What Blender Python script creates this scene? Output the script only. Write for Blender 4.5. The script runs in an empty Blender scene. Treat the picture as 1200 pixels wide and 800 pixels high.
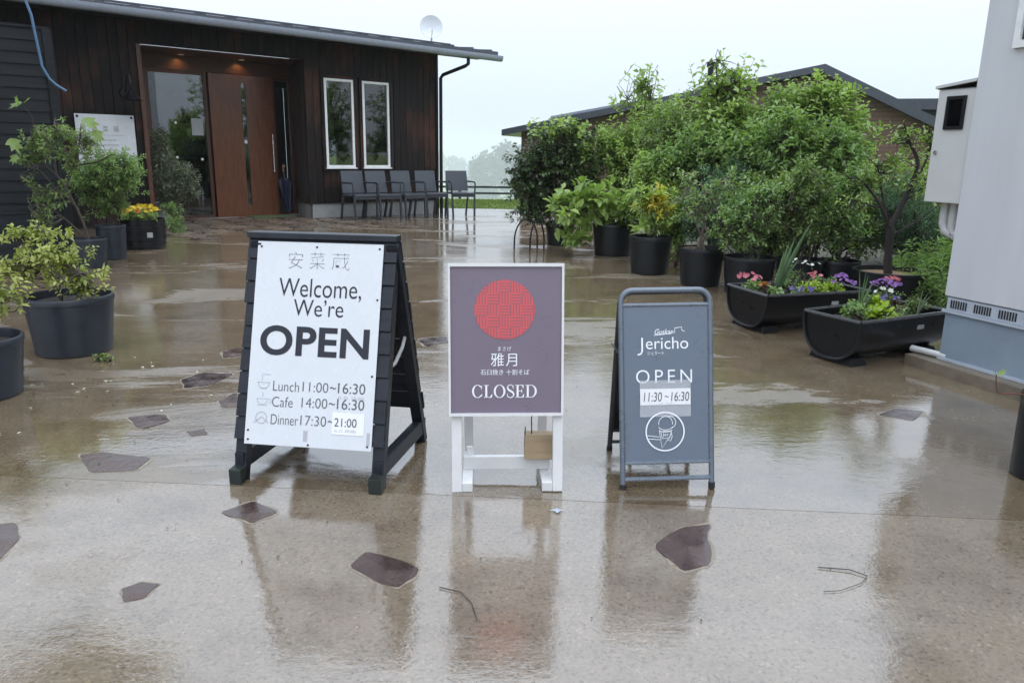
import bpy, bmesh, math, random
import numpy as np
from mathutils import Vector, Matrix

scene = bpy.context.scene
COL = scene.collection
R_ = math.radians

# ------------------------------------------------------------------ camera
cam_data = bpy.data.cameras.new('camera')
cam_data.sensor_width = 36.0
cam_data.lens = 36.0 * 895.0 / 1200.0
cam_data.clip_start = 0.05
cam_data.clip_end = 5000.0
cam = bpy.data.objects.new('camera', cam_data)
COL.objects.link(cam)
_p, _r = math.atan(220.0 / 895.0), R_(-0.9)
_f = Vector((0, math.cos(_p), -math.sin(_p)))
_x = Vector((1, 0, 0))
_u = _x.cross(_f)
_x2 = math.cos(_r) * _x - math.sin(_r) * _u
_u2 = math.sin(_r) * _x + math.cos(_r) * _u
cam.matrix_world = Matrix(((_x2.x, _u2.x, -_f.x, 0), (_x2.y, _u2.y, -_f.y, 0), (_x2.z, _u2.z, -_f.z, 1.2), (0, 0, 0, 1)))
scene.camera = cam

# ------------------------------------------------------------------ sky, sun, exposure
SUN_EL, SUN_AZ = R_(58), R_(150)          # azimuth measured clockwise from +Y
world = bpy.data.worlds.new('World')
scene.world = world
world.use_nodes = True
wn, wl = world.node_tree.nodes, world.node_tree.links
wn.clear()
w_out = wn.new('ShaderNodeOutputWorld')
w_bg = wn.new('ShaderNodeBackground')
w_sky = wn.new('ShaderNodeTexSky')
w_sky.sky_type = 'NISHITA'
w_sky.sun_disc = False
w_sky.sun_elevation = SUN_EL
w_sky.sun_rotation = SUN_AZ
w_sky.air_density = 1.0
w_sky.dust_density = 6.0
# an even rain-cloud deck laid over the clear sky: brighter overhead, as overcast skies are
w_tc = wn.new('ShaderNodeTexCoord')
w_sep = wn.new('ShaderNodeSeparateXYZ')
wl.new(w_tc.outputs['Generated'], w_sep.inputs[0])
w_ramp = wn.new('ShaderNodeMapRange')
w_ramp.inputs['From Min'].default_value = 0.0
w_ramp.inputs['From Max'].default_value = 1.0
w_ramp.inputs['To Min'].default_value = 7.6
w_ramp.inputs['To Max'].default_value = 23.0
wl.new(w_sep.outputs['Z'], w_ramp.inputs['Value'])
w_mul = wn.new('ShaderNodeMix'); w_mul.data_type = 'RGBA'; w_mul.blend_type = 'MULTIPLY'
w_mul.inputs['Factor'].default_value = 1.0
w_mul.inputs['A'].default_value = (0.850, 0.955, 1.11, 1)
wl.new(w_ramp.outputs[0], w_mul.inputs['B'])
w_mix = wn.new('ShaderNodeMix'); w_mix.data_type = 'RGBA'
w_mix.inputs['Factor'].default_value = 0.9
wl.new(w_sky.outputs[0], w_mix.inputs['A'])
wl.new(w_mul.outputs['Result'], w_mix.inputs['B'])
wl.new(w_mix.outputs['Result'], w_bg.inputs['Color'])
w_bg.inputs['Strength'].default_value = 0.12
wl.new(w_bg.outputs[0], w_out.inputs['Surface'])

sun_d = bpy.data.lights.new('sun', 'SUN')
sun_d.energy = 0.6
sun_d.angle = R_(50)
sun_d.color = (1.0, 0.97, 0.93)
sun = bpy.data.objects.new('sun', sun_d)
COL.objects.link(sun)
sun.location = (0, 0, 30)
_sd = Vector((math.sin(SUN_AZ) * math.cos(SUN_EL), math.cos(SUN_AZ) * math.cos(SUN_EL), math.sin(SUN_EL)))
sun.rotation_euler = _sd.to_track_quat('Z', 'Y').to_euler()

vs = scene.view_settings
vs.view_transform = 'Standard'
vs.look = 'None'
vs.exposure = 0.0
vs.gamma = 1.0
vs.use_curve_mapping = False
scene.cycles.use_denoising = True
scene.cycles.max_bounces = 8
scene.cycles.transparent_max_bounces = 12
scene.cycles.volume_bounces = 1
scene.cycles.caustics_reflective = False
scene.cycles.caustics_refractive = False

# ------------------------------------------------------------------ materials
MATS = {}
def new_mat(name):
    m = bpy.data.materials.new(name)
    m.use_nodes = True
    MATS[name] = m
    nt = m.node_tree
    return m, nt.nodes, nt.links, nt.nodes['Principled BSDF']

def noise(n, l, scale, detail=4, rough=0.6, coord='Object', stretch=None, dist=0.0):
    tc = n.new('ShaderNodeTexCoord')
    t = n.new('ShaderNodeTexNoise')
    t.inputs['Scale'].default_value = scale
    t.inputs['Detail'].default_value = detail
    t.inputs['Roughness'].default_value = rough
    t.inputs['Distortion'].default_value = dist
    if stretch:
        mp = n.new('ShaderNodeMapping')
        mp.inputs['Scale'].default_value = stretch
        l.new(tc.outputs[coord], mp.inputs[0])
        l.new(mp.outputs[0], t.inputs['Vector'])
    else:
        l.new(tc.outputs[coord], t.inputs['Vector'])
    return t

def ramp(n, l, src, stops):
    r = n.new('ShaderNodeValToRGB')
    el = r.color_ramp.elements
    while len(el) < len(stops):
        el.new(0.5)
    for e, (p, c) in zip(el, stops):
        e.position = p
        e.color = (c, c, c, 1) if isinstance(c, (int, float)) else (*c, 1)
    l.new(src, r.inputs[0])
    return r

def mixc(n, l, fac, a, b, mode='MIX'):
    m = n.new('ShaderNodeMix'); m.data_type = 'RGBA'; m.blend_type = mode
    for sock, v in (('Factor', fac), ('A', a), ('B', b)):
        if hasattr(v, 'links') or hasattr(v, 'is_linked'):
            l.new(v, m.inputs[sock])
        elif isinstance(v, (int, float)):
            m.inputs[sock].default_value = v
        else:
            m.inputs[sock].default_value = (*v, 1)
    return m.outputs['Result']

def bump(n, l, b, src, strength=0.3, dist=0.01, prev=None):
    bp = n.new('ShaderNodeBump')
    bp.inputs['Strength'].default_value = strength
    bp.inputs['Distance'].default_value = dist
    l.new(src, bp.inputs['Height'])
    if prev is not None:
        l.new(prev, bp.inputs['Normal'])
    l.new(bp.outputs[0], b.inputs['Normal'])
    return bp.outputs[0]

def simple(name, col, rough=0.5, metal=0.0, var=0.25, scale=14, bstr=0.15, bdist=0.002, spec=0.5, stretch=None, coat=0.0):
    m, n, l, b = new_mat(name)
    t = noise(n, l, scale, 5, 0.65, stretch=stretch)
    lo = tuple(c * (1 - var) for c in col); hi = tuple(min(1, c * (1 + var)) for c in col)
    r = ramp(n, l, t.outputs['Fac'], [(0.3, lo), (0.7, hi)])
    l.new(r.outputs[0], b.inputs['Base Color'])
    rr = ramp(n, l, t.outputs['Fac'], [(0.3, max(0.02, rough * 0.75)), (0.75, min(1, rough * 1.25))])
    l.new(rr.outputs[0], b.inputs['Roughness'])
    b.inputs['Metallic'].default_value = metal
    b.inputs['Specular IOR Level'].default_value = spec
    b.inputs['Coat Weight'].default_value = coat
    t2 = noise(n, l, scale * 6, 3, 0.6, stretch=stretch)
    bump(n, l, b, t2.outputs['Fac'], bstr, bdist)
    return m

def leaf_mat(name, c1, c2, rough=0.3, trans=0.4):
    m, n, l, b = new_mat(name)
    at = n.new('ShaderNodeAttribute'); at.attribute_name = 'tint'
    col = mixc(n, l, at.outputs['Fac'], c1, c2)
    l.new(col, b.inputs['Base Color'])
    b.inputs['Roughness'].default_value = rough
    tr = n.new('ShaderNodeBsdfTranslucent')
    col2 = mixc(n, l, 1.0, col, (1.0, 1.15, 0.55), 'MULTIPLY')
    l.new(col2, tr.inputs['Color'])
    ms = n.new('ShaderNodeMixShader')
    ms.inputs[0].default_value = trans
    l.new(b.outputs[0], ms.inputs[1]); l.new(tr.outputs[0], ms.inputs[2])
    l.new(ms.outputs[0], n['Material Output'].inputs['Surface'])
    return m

def wood(name, dark, light, rough=0.45, stretch=(14, 14, 1.2), var_island=True, wear=None, coat=0.0, spec=0.5):
    """boards: long grain, each board its own tone, optional weathered patches"""
    m, n, l, b = new_mat(name)
    oi = n.new('ShaderNodeObjectInfo')
    tc = n.new('ShaderNodeTexCoord')
    add = n.new('ShaderNodeVectorMath'); add.operation = 'ADD'
    l.new(tc.outputs['Object'], add.inputs[0])
    mul = n.new('ShaderNodeVectorMath'); mul.operation = 'SCALE'
    l.new(oi.outputs['Location'], mul.inputs[0]); mul.inputs['Scale'].default_value = 3.7
    l.new(mul.outputs[0], add.inputs[1])
    mp = n.new('ShaderNodeMapping'); mp.inputs['Scale'].default_value = stretch
    l.new(add.outputs[0], mp.inputs[0])
    g = n.new('ShaderNodeTexNoise'); g.inputs['Scale'].default_value = 3.0; g.inputs['Detail'].default_value = 7; g.inputs['Roughness'].default_value = 0.7
    l.new(mp.outputs[0], g.inputs['Vector'])
    r = ramp(n, l, g.outputs['Fac'], [(0.3, dark), (0.72, light)])
    col = r.outputs[0]
    if wear:
        mp2 = n.new('ShaderNodeMapping'); mp2.inputs['Scale'].default_value = (0.75, 0.75, 0.5)
        add2 = n.new('ShaderNodeVectorMath'); add2.operation = 'ADD'
        l.new(tc.outputs['Object'], add2.inputs[0]); l.new(oi.outputs['Location'], add2.inputs[1])
        l.new(add2.outputs[0], mp2.inputs[0])
        w = n.new('ShaderNodeTexNoise'); w.inputs['Scale'].default_value = 2.2; w.inputs['Detail'].default_value = 5
        l.new(mp2.outputs[0], w.inputs['Vector'])
        wr = ramp(n, l, w.outputs['Fac'], [(0.48, 0.0), (0.68, 0.85)])
        m2 = n.new('ShaderNodeMath'); m2.operation = 'MULTIPLY'
        l.new(wr.outputs[0], m2.inputs[0])
        gr = ramp(n, l, g.outputs['Fac'], [(0.35, 0.25), (0.7, 1.0)])
        l.new(gr.outputs[0], m2.inputs[1])
        col = mixc(n, l, m2.outputs[0], col, wear)
    if var_island:
        rv = ramp(n, l, oi.outputs['Random'], [(0.0, 0.8), (1.0, 1.2)])
        col = mixc(n, l, 1.0, col, rv.outputs[0], 'MULTIPLY')
    l.new(col, b.inputs['Base Color'])
    b.inputs['Roughness'].default_value = rough
    b.inputs['Coat Weight'].default_value = coat
    b.inputs['Coat Roughness'].default_value = 0.15
    b.inputs['Specular IOR Level'].default_value = spec
    bump(n, l, b, g.outputs['Fac'], 0.35, 0.003)
    return m

# wet concrete: brown-beige, aggregate speckle, a thin film of rain that pools in places
def make_concrete(name, k, stain, pool, rmax, ior, grey=0.0, grit=0.0):
    m, n, l, b = new_mat(name)
    big = noise(n, l, 0.55, 5, 0.6, dist=0.3)
    mid = noise(n, l, 3.2, 7, 0.68)
    fine = noise(n, l, 85, 3, 0.75)
    c1 = ramp(n, l, big.outputs['Fac'], [(0.3, tuple(k * v for v in (0.128, 0.093, 0.056))), (0.5, tuple(k * v for v in (0.158, 0.119, 0.076))), (0.72, tuple(k * v for v in (0.186, 0.149, 0.104)))])
    c2 = ramp(n, l, mid.outputs['Fac'], [(0.28, (0.60, 0.57, 0.53)), (0.5, (1, 1, 1)), (0.75, (1.22, 1.20, 1.17))])
    col = mixc(n, l, 0.85, c1.outputs[0], c2.outputs[0], 'MULTIPLY')
    tc = n.new('ShaderNodeTexCoord')
    vo = n.new('ShaderNodeTexVoronoi'); vo.inputs['Scale'].default_value = 120
    l.new(tc.outputs['Object'], vo.inputs['Vector'])
    sp = ramp(n, l, vo.outputs['Color'], [(0.12, (0.5, 0.47, 0.45)), (0.35, (1, 1, 1)), (0.8, (1.0, 1.0, 1.0)), (0.95, (1.6, 1.5, 1.4))])
    col = mixc(n, l, 0.62, col, sp.outputs[0], 'MULTIPLY')
    fr = ramp(n, l, fine.outputs['Fac'], [(0.3, (0.75, 0.75, 0.75)), (0.7, (1.2, 1.2, 1.2))])
    col = mixc(n, l, 0.85, col, fr.outputs[0], 'MULTIPLY')
    # dark algae / silt stains
    st = noise(n, l, 1.1, 6, 0.7, dist=0.6)
    sr = ramp(n, l, st.outputs['Fac'], [(0.52, 0.0), (0.74, stain)])
    col = mixc(n, l, sr.outputs[0], col, (0.072, 0.052, 0.031))
    if grey: col = mixc(n, l, grey, col, mixc(n, l, 1.0, col, (0.93, 1.03, 1.30), 'MULTIPLY'))
    l.new(col, b.inputs['Base Color'])
    # rain film: pools with fairly crisp, ragged, wind-drawn edges; rough concrete stands out between them
    pu = noise(n, l, 0.8, 8, 0.66, stretch=(0.7, 1.9, 1), dist=0.7)
    pm = ramp(n, l, pu.outputs['Fac'], [(0.36 + pool, 0.0), (0.47 + pool, 0.22), (0.54 + pool, 0.5), (0.585 + pool, 1.0)])   # 0 = pool, 1 = bare
    ro = ramp(n, l, pm.outputs[0], [(0.0, 0.012), (0.5, 0.06), (1.0, rmax)])
    l.new(ro.outputs[0], b.inputs['Roughness'])
    b.inputs['IOR'].default_value = ior
    h1 = n.new('ShaderNodeMath'); h1.operation = 'MULTIPLY'
    l.new(fine.outputs['Fac'], h1.inputs[0]); l.new(pm.outputs[0], h1.inputs[1])
    bp1 = bump(n, l, b, h1.outputs[0], 0.25, 0.003)
    wv = noise(n, l, 30, 4, 0.6)
    bp2 = bump(n, l, b, wv.outputs['Fac'], 0.085, 0.006, bp1)
    wv2 = noise(n, l, 6.5, 5, 0.65, stretch=(0.6, 1.4, 1))
    bp3 = bump(n, l, b, wv2.outputs['Fac'], 0.05, 0.02, bp2)
    if grit:
        g2 = noise(n, l, 120, 2, 0.7)
        bump(n, l, b, g2.outputs['Fac'], grit, 0.0025, bp3)
    return m

make_concrete('wet_concrete', 1.08, 0.6, 0.0, 0.34, 2.75)
make_concrete('pale_concrete', 1.36, 0.3, 0.03, 0.18, 2.15, 0.45, 0.025)

def make_stone(name, a, c, wet=0.12):
    m, n, l, b = new_mat(name)
    oi = n.new('ShaderNodeObjectInfo')
    t = noise(n, l, 9, 6, 0.7)
    r = ramp(n, l, t.outputs['Fac'], [(0.3, a), (0.7, c)])
    rv = ramp(n, l, oi.outputs['Random'], [(0.0, 0.65), (1.0, 1.4)])
    col = mixc(n, l, 1.0, r.outputs[0], rv.outputs[0], 'MULTIPLY')
    l.new(col, b.inputs['Base Color'])
    rr = ramp(n, l, t.outputs['Fac'], [(0.4, wet * 0.4), (0.65, wet * 1.8)])
    l.new(rr.outputs[0], b.inputs['Roughness'])
    b.inputs['IOR'].default_value = 1.5
    bump(n, l, b, noise(n, l, 30, 4).outputs['Fac'], 0.25, 0.004)
    return m
make_stone('flagstone', (0.030, 0.019, 0.017), (0.085, 0.055, 0.047), 0.2)
simple('mortar', (0.24, 0.20, 0.15), 0.3, var=0.3, scale=30)
make_stone('entrance_stone', (0.05, 0.036, 0.028), (0.20, 0.155, 0.115), 0.35)

wood('charred_board', (0.0035, 0.003, 0.003), (0.013, 0.008, 0.007), 0.6, wear=(0.105, 0.040, 0.021), spec=0.22)
wood('black_siding', (0.006, 0.007, 0.009), (0.019, 0.021, 0.026), 0.5, stretch=(1.0, 14, 14), spec=0.3)
wood('black_slat', (0.006, 0.007, 0.011), (0.017, 0.020, 0.030), 0.42, stretch=(1.0, 14, 14), spec=0.35)
wood('door_wood', (0.085, 0.029, 0.013), (0.225, 0.080, 0.036), 0.32, var_island=False, coat=0.2)
wood('frame_wood', (0.055, 0.020, 0.010), (0.12, 0.046, 0.024), 0.42, var_island=False)
wood('lintel_wood', (0.045, 0.019, 0.010), (0.10, 0.042, 0.022), 0.5, stretch=(1.0, 14, 14), var_island=False)
wood('pale_wood', (0.30, 0.15, 0.08), (0.50, 0.28, 0.16), 0.5, var_island=False)
wood('tan_block', (0.30, 0.22, 0.13), (0.45, 0.34, 0.22), 0.6, stretch=(2, 10, 10), var_island=False)
simple('algae_foot', (0.013, 0.019, 0.017), 0.5, var=0.5, scale=40)
simple('white_paint', (0.70, 0.70, 0.70), 0.35, var=0.05, scale=9)
simple('white_panel', (0.64, 0.66, 0.69), 0.28, var=0.025, scale=5, bstr=0.03)
simple('paper', (0.80, 0.80, 0.82), 0.5, var=0.04)
simple('window_white', (0.78, 0.78, 0.78), 0.3, var=0.04)
simple('brown_panel', (0.185, 0.148, 0.195), 0.32, var=0.05, scale=6, bstr=0.03)
simple('grey_panel', (0.130, 0.160, 0.210), 0.32, var=0.06, scale=6, bstr=0.03)
simple('grey_tube', (0.145, 0.170, 0.205), 0.3, metal=0.3, var=0.1)
simple('dark_tube', (0.045, 0.050, 0.058), 0.35, metal=0.3, var=0.15)
simple('rubber', (0.012, 0.012, 0.012), 0.5)
simple('ink', (0.010, 0.012, 0.022), 0.5, var=0.1)
simple('ink_soft', (0.085, 0.09, 0.10), 0.5, var=0.1)
simple('ink_pale', (0.42, 0.43, 0.45), 0.5, var=0.1)
simple('white_print', (0.86, 0.87, 0.90), 0.4, var=0.02)
simple('pink_print', (0.72, 0.38, 0.36), 0.5, var=0.1)
simple('black_plastic', (0.008, 0.009, 0.010), 0.38, var=0.3, scale=9, bstr=0.2, spec=0.35)
simple('slate_plastic', (0.018, 0.022, 0.032), 0.38, var=0.3, scale=9, bstr=0.2)
simple('barrel_plastic', (0.006, 0.006, 0.007), 0.34, var=0.3, scale=8, bstr=0.2, spec=0.35)
simple('soil', (0.030, 0.020, 0.013), 0.8, var=0.5, scale=40, bstr=0.8, bdist=0.01)
simple('straw_mulch', (0.26, 0.17, 0.09), 0.8, var=0.5, scale=50, bstr=0.8, bdist=0.01)
simple('bark', (0.060, 0.046, 0.036), 0.7, var=0.45, scale=25, bstr=0.6, bdist=0.004, stretch=(1, 1, 0.3))
simple('dark_bark', (0.028, 0.021, 0.018), 0.7, var=0.4, scale=25, bstr=0.6, bdist=0.004, stretch=(1, 1, 0.3))
simple('pale_bark', (0.17, 0.14, 0.11), 0.7, var=0.4, scale=25, bstr=0.6, bdist=0.004, stretch=(1, 1, 0.3))
simple('red_stem', (0.13, 0.045, 0.03), 0.5, var=0.3)
simple('foundation', (0.30, 0.31, 0.31), 0.7, var=0.2, scale=6)
simple('plinth_concrete', (0.16, 0.13, 0.095), 0.4, var=0.3, scale=8)
simple('gutter_metal', (0.27, 0.295, 0.36), 0.35, metal=0.1, var=0.1)
simple('roof_metal', (0.075, 0.082, 0.10), 0.35, metal=0.35, var=0.15)
simple('black_metal', (0.014, 0.014, 0.016), 0.35, metal=0.5)
simple('steel', (0.55, 0.55, 0.56), 0.25, metal=0.9, var=0.1)
simple('strap_grey', (0.40, 0.40, 0.40), 0.4, var=0.1)
simple('dish_white', (0.66, 0.68, 0.72), 0.4, var=0.05)
simple('hose_blue', (0.10, 0.20, 0.36), 0.4, var=0.1)
simple('umbrella_navy', (0.012, 0.017, 0.045), 0.4, var=0.3, scale=30)
simple('mat_green', (0.085, 0.13, 0.055), 0.8, var=0.4, scale=40)
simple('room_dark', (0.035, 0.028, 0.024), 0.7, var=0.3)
simple('cushion_red', (0.16, 0.025, 0.025), 0.7)
simple('ivory_wall', (0.57, 0.575, 0.60), 0.45, var=0.055, scale=3.0, bstr=0.05, stretch=(1.6, 1.6, 0.22))
simple('blue_grey_base', (0.225, 0.275, 0.335), 0.45, var=0.10, scale=4)
simple('pale_grey_trim', (0.42, 0.46, 0.52), 0.4, var=0.08)
simple('box_grey', (0.56, 0.56, 0.55), 0.4, var=0.04, scale=3)
simple('pvc', (0.50, 0.50, 0.49), 0.35, var=0.1)
simple('white_cloth', (0.50, 0.52, 0.55), 0.8, var=0.25, scale=12)
simple('annex_dark', (0.05, 0.055, 0.068), 0.5, var=0.15)
simple('earth', (0.060, 0.052, 0.030), 0.8, var=0.4, scale=2.5, bstr=0.5, bdist=0.02)

def chair_mat():
    m, n, l, b = new_mat('woven_resin')
    tc = n.new('ShaderNodeTexCoord')
    br = n.new('ShaderNodeTexChecker'); br.inputs['Scale'].default_value = 70
    l.new(tc.outputs['Object'], br.inputs['Vector'])
    b.inputs['Base Color'].default_value = (0.052, 0.060, 0.074, 1)
    b.inputs['Roughness'].default_value = 0.38
    bump(n, l, b, br.outputs['Fac'], 0.4, 0.003)
chair_mat()

def brick_mat():
    m, n, l, b = new_mat('brown_siding')
    tc = n.new('ShaderNodeTexCoord')
    t = n.new('ShaderNodeTexBrick')
    t.inputs['Scale'].default_value = 1.0
    t.inputs['Brick Width'].default_value = 0.9; t.inputs['Row Height'].default_value = 0.11
    t.inputs['Mortar Size'].default_value = 0.008
    t.inputs['Color1'].default_value = (0.120, 0.066, 0.049, 1)
    t.inputs['Color2'].default_value = (0.155, 0.085, 0.064, 1)
    t.inputs['Mortar'].default_value = (0.06, 0.035, 0.028, 1)
    mp = n.new('ShaderNodeMapping'); mp.inputs['Rotation'].default_value = (R_(90), 0, 0)
    l.new(tc.outputs['Object'], mp.inputs[0]); l.new(mp.outputs[0], t.inputs['Vector'])
    l.new(t.outputs['Color'], b.inputs['Base Color'])
    b.inputs['Roughness'].default_value = 0.6
    bump(n, l, b, t.outputs['Fac'], -0.4, 0.01)
brick_mat()

def glass_mat(name, ior=1.9, tint=(0.75, 0.8, 0.82)):
    m, n, l, b = new_mat(name)
    n.remove(b)
    g = n.new('ShaderNodeBsdfGlossy'); g.inputs['Roughness'].default_value = 0.01
    t = n.new('ShaderNodeBsdfTransparent'); t.inputs['Color'].default_value = (*tint, 1)
    f = n.new('ShaderNodeFresnel'); f.inputs['IOR'].default_value = ior
    w = noise(n, l, 1.6, 2)
    bp = n.new('ShaderNodeBump'); bp.inputs['Strength'].default_value = 0.02; bp.inputs['Distance'].default_value = 0.02
    l.new(w.outputs['Fac'], bp.inputs['Height']); l.new(bp.outputs[0], g.inputs['Normal'])
    ms = n.new('ShaderNodeMixShader')
    l.new(f.outputs[0], ms.inputs[0]); l.new(t.outputs[0], ms.inputs[1]); l.new(g.outputs[0], ms.inputs[2])
    l.new(ms.outputs[0], n['Material Output'].inputs['Surface'])
glass_mat('window_glass', 2.1)
def sleeve_mat():
    m, n, l, b = new_mat('plastic_sleeve')
    b.inputs['Base Color'].default_value = (0.75, 0.77, 0.8, 1); b.inputs['Roughness'].default_value = 0.15
    b.inputs['Alpha'].default_value = 0.3
sleeve_mat()

def weave_mat():
    m, n, l, b = new_mat('red_weave')
    tc = n.new('ShaderNodeTexCoord'); sp = n.new('ShaderNodeSeparateXYZ')
    l.new(tc.outputs['Object'], sp.inputs[0])
    def mth(op, a, bb=None):
        q = n.new('ShaderNodeMath'); q.operation = op
        for i, v in enumerate((a, bb)):
            if v is None: continue
            if isinstance(v, (int, float)): q.inputs[i].default_value = v
            else: l.new(v, q.inputs[i])
        return q.outputs[0]
    K = 1 / 0.0405
    x = mth('ADD', mth('MULTIPLY', sp.outputs['X'], K), 100.5); z = mth('ADD', mth('MULTIPLY', sp.outputs['Y'], K), 100.5)
    par = mth('MODULO', mth('ADD', mth('FLOOR', x), mth('FLOOR', z)), 2.0)
    sx = mth('LESS_THAN', mth('FRACT', mth('MULTIPLY', x, 4.0)), 0.26)
    sz = mth('LESS_THAN', mth('FRACT', mth('MULTIPLY', z, 4.0)), 0.26)
    s = mth('ADD', mth('MULTIPLY', par, sx), mth('MULTIPLY', mth('SUBTRACT', 1.0, par), sz))
    col = mixc(n, l, s, (0.60, 0.095, 0.105), (0.20, 0.105, 0.135))
    l.new(col, b.inputs['Base Color']); b.inputs['Roughness'].default_value = 0.35
weave_mat()

def emit(name, col, st):
    m, n, l, b = new_mat(name)
    b.inputs['Emission Color'].default_value = (*col, 1)
    b.inputs['Emission Strength'].default_value = st
emit('lamp_glow', (1.0, 0.62, 0.3), 0.15)

def grass_mat():
    m, n, l, b = new_mat('turf')
    t = noise(n, l, 0.8, 6, 0.7); t2 = noise(n, l, 22, 3)
    r = ramp(n, l, t.outputs['Fac'], [(0.3, (0.11, 0.165, 0.035)), (0.7, (0.21, 0.29, 0.06))])
    col = mixc(n, l, 0.5, r.outputs[0], ramp(n, l, t2.outputs['Fac'], [(0.3, 0.6), (0.7, 1.3)]).outputs[0], 'MULTIPLY')
    l.new(col, b.inputs['Base Color']); b.inputs['Roughness'].default_value = 0.8
    bump(n, l, b, t2.outputs['Fac'], 0.6, 0.05)
grass_mat()

leaf_mat('leaf_mid', (0.092, 0.150, 0.045), (0.295, 0.400, 0.135))
leaf_mat('leaf_bright', (0.145, 0.225, 0.050), (0.410, 0.540, 0.165))
leaf_mat('leaf_dark', (0.014, 0.032, 0.011), (0.065, 0.115, 0.030), 0.28, 0.15)
leaf_mat('leaf_fresh', (0.120, 0.210, 0.065), (0.315, 0.450, 0.165))
leaf_mat('leaf_yellow', (0.20, 0.26, 0.045), (0.50, 0.52, 0.17))
leaf_mat('leaf_gold', (0.38, 0.34, 0.04), (0.66, 0.56, 0.07))
leaf_mat('leaf_olive', (0.110, 0.145, 0.090), (0.285, 0.335, 0.225), 0.4, 0.15)
leaf_mat('leaf_misty', (0.090, 0.180, 0.110), (0.180, 0.310, 0.190), 0.5, 0.3)
leaf_mat('leaf_lime', (0.22, 0.34, 0.02), (0.45, 0.58, 0.06))
leaf_mat('leaf_blade', (0.070, 0.130, 0.060), (0.140, 0.210, 0.100))
leaf_mat('leaf_red', (0.07, 0.018, 0.02), (0.16, 0.05, 0.035))
leaf_mat('leaf_wood', (0.020, 0.042, 0.016), (0.050, 0.085, 0.030), 0.6, 0.2)
leaf_mat('grass_blade', (0.13, 0.19, 0.045), (0.27, 0.34, 0.09), 0.5, 0.3)
leaf_mat('petal_pink', (0.55, 0.10, 0.16), (0.72, 0.25, 0.30), 0.5, 0.3)
leaf_mat('petal_purple', (0.20, 0.07, 0.34), (0.42, 0.20, 0.55), 0.5, 0.3)
leaf_mat('petal_violet', (0.10, 0.07, 0.28), (0.22, 0.17, 0.45), 0.5, 0.3)
leaf_mat('petal_white', (0.70, 0.70, 0.66), (0.82, 0.82, 0.80), 0.5, 0.3)
leaf_mat('petal_yellow', (0.65, 0.45, 0.02), (0.80, 0.62, 0.05), 0.5, 0.3)
leaf_mat('petal_orange', (0.60, 0.20, 0.02), (0.70, 0.30, 0.05), 0.5, 0.3)

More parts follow.
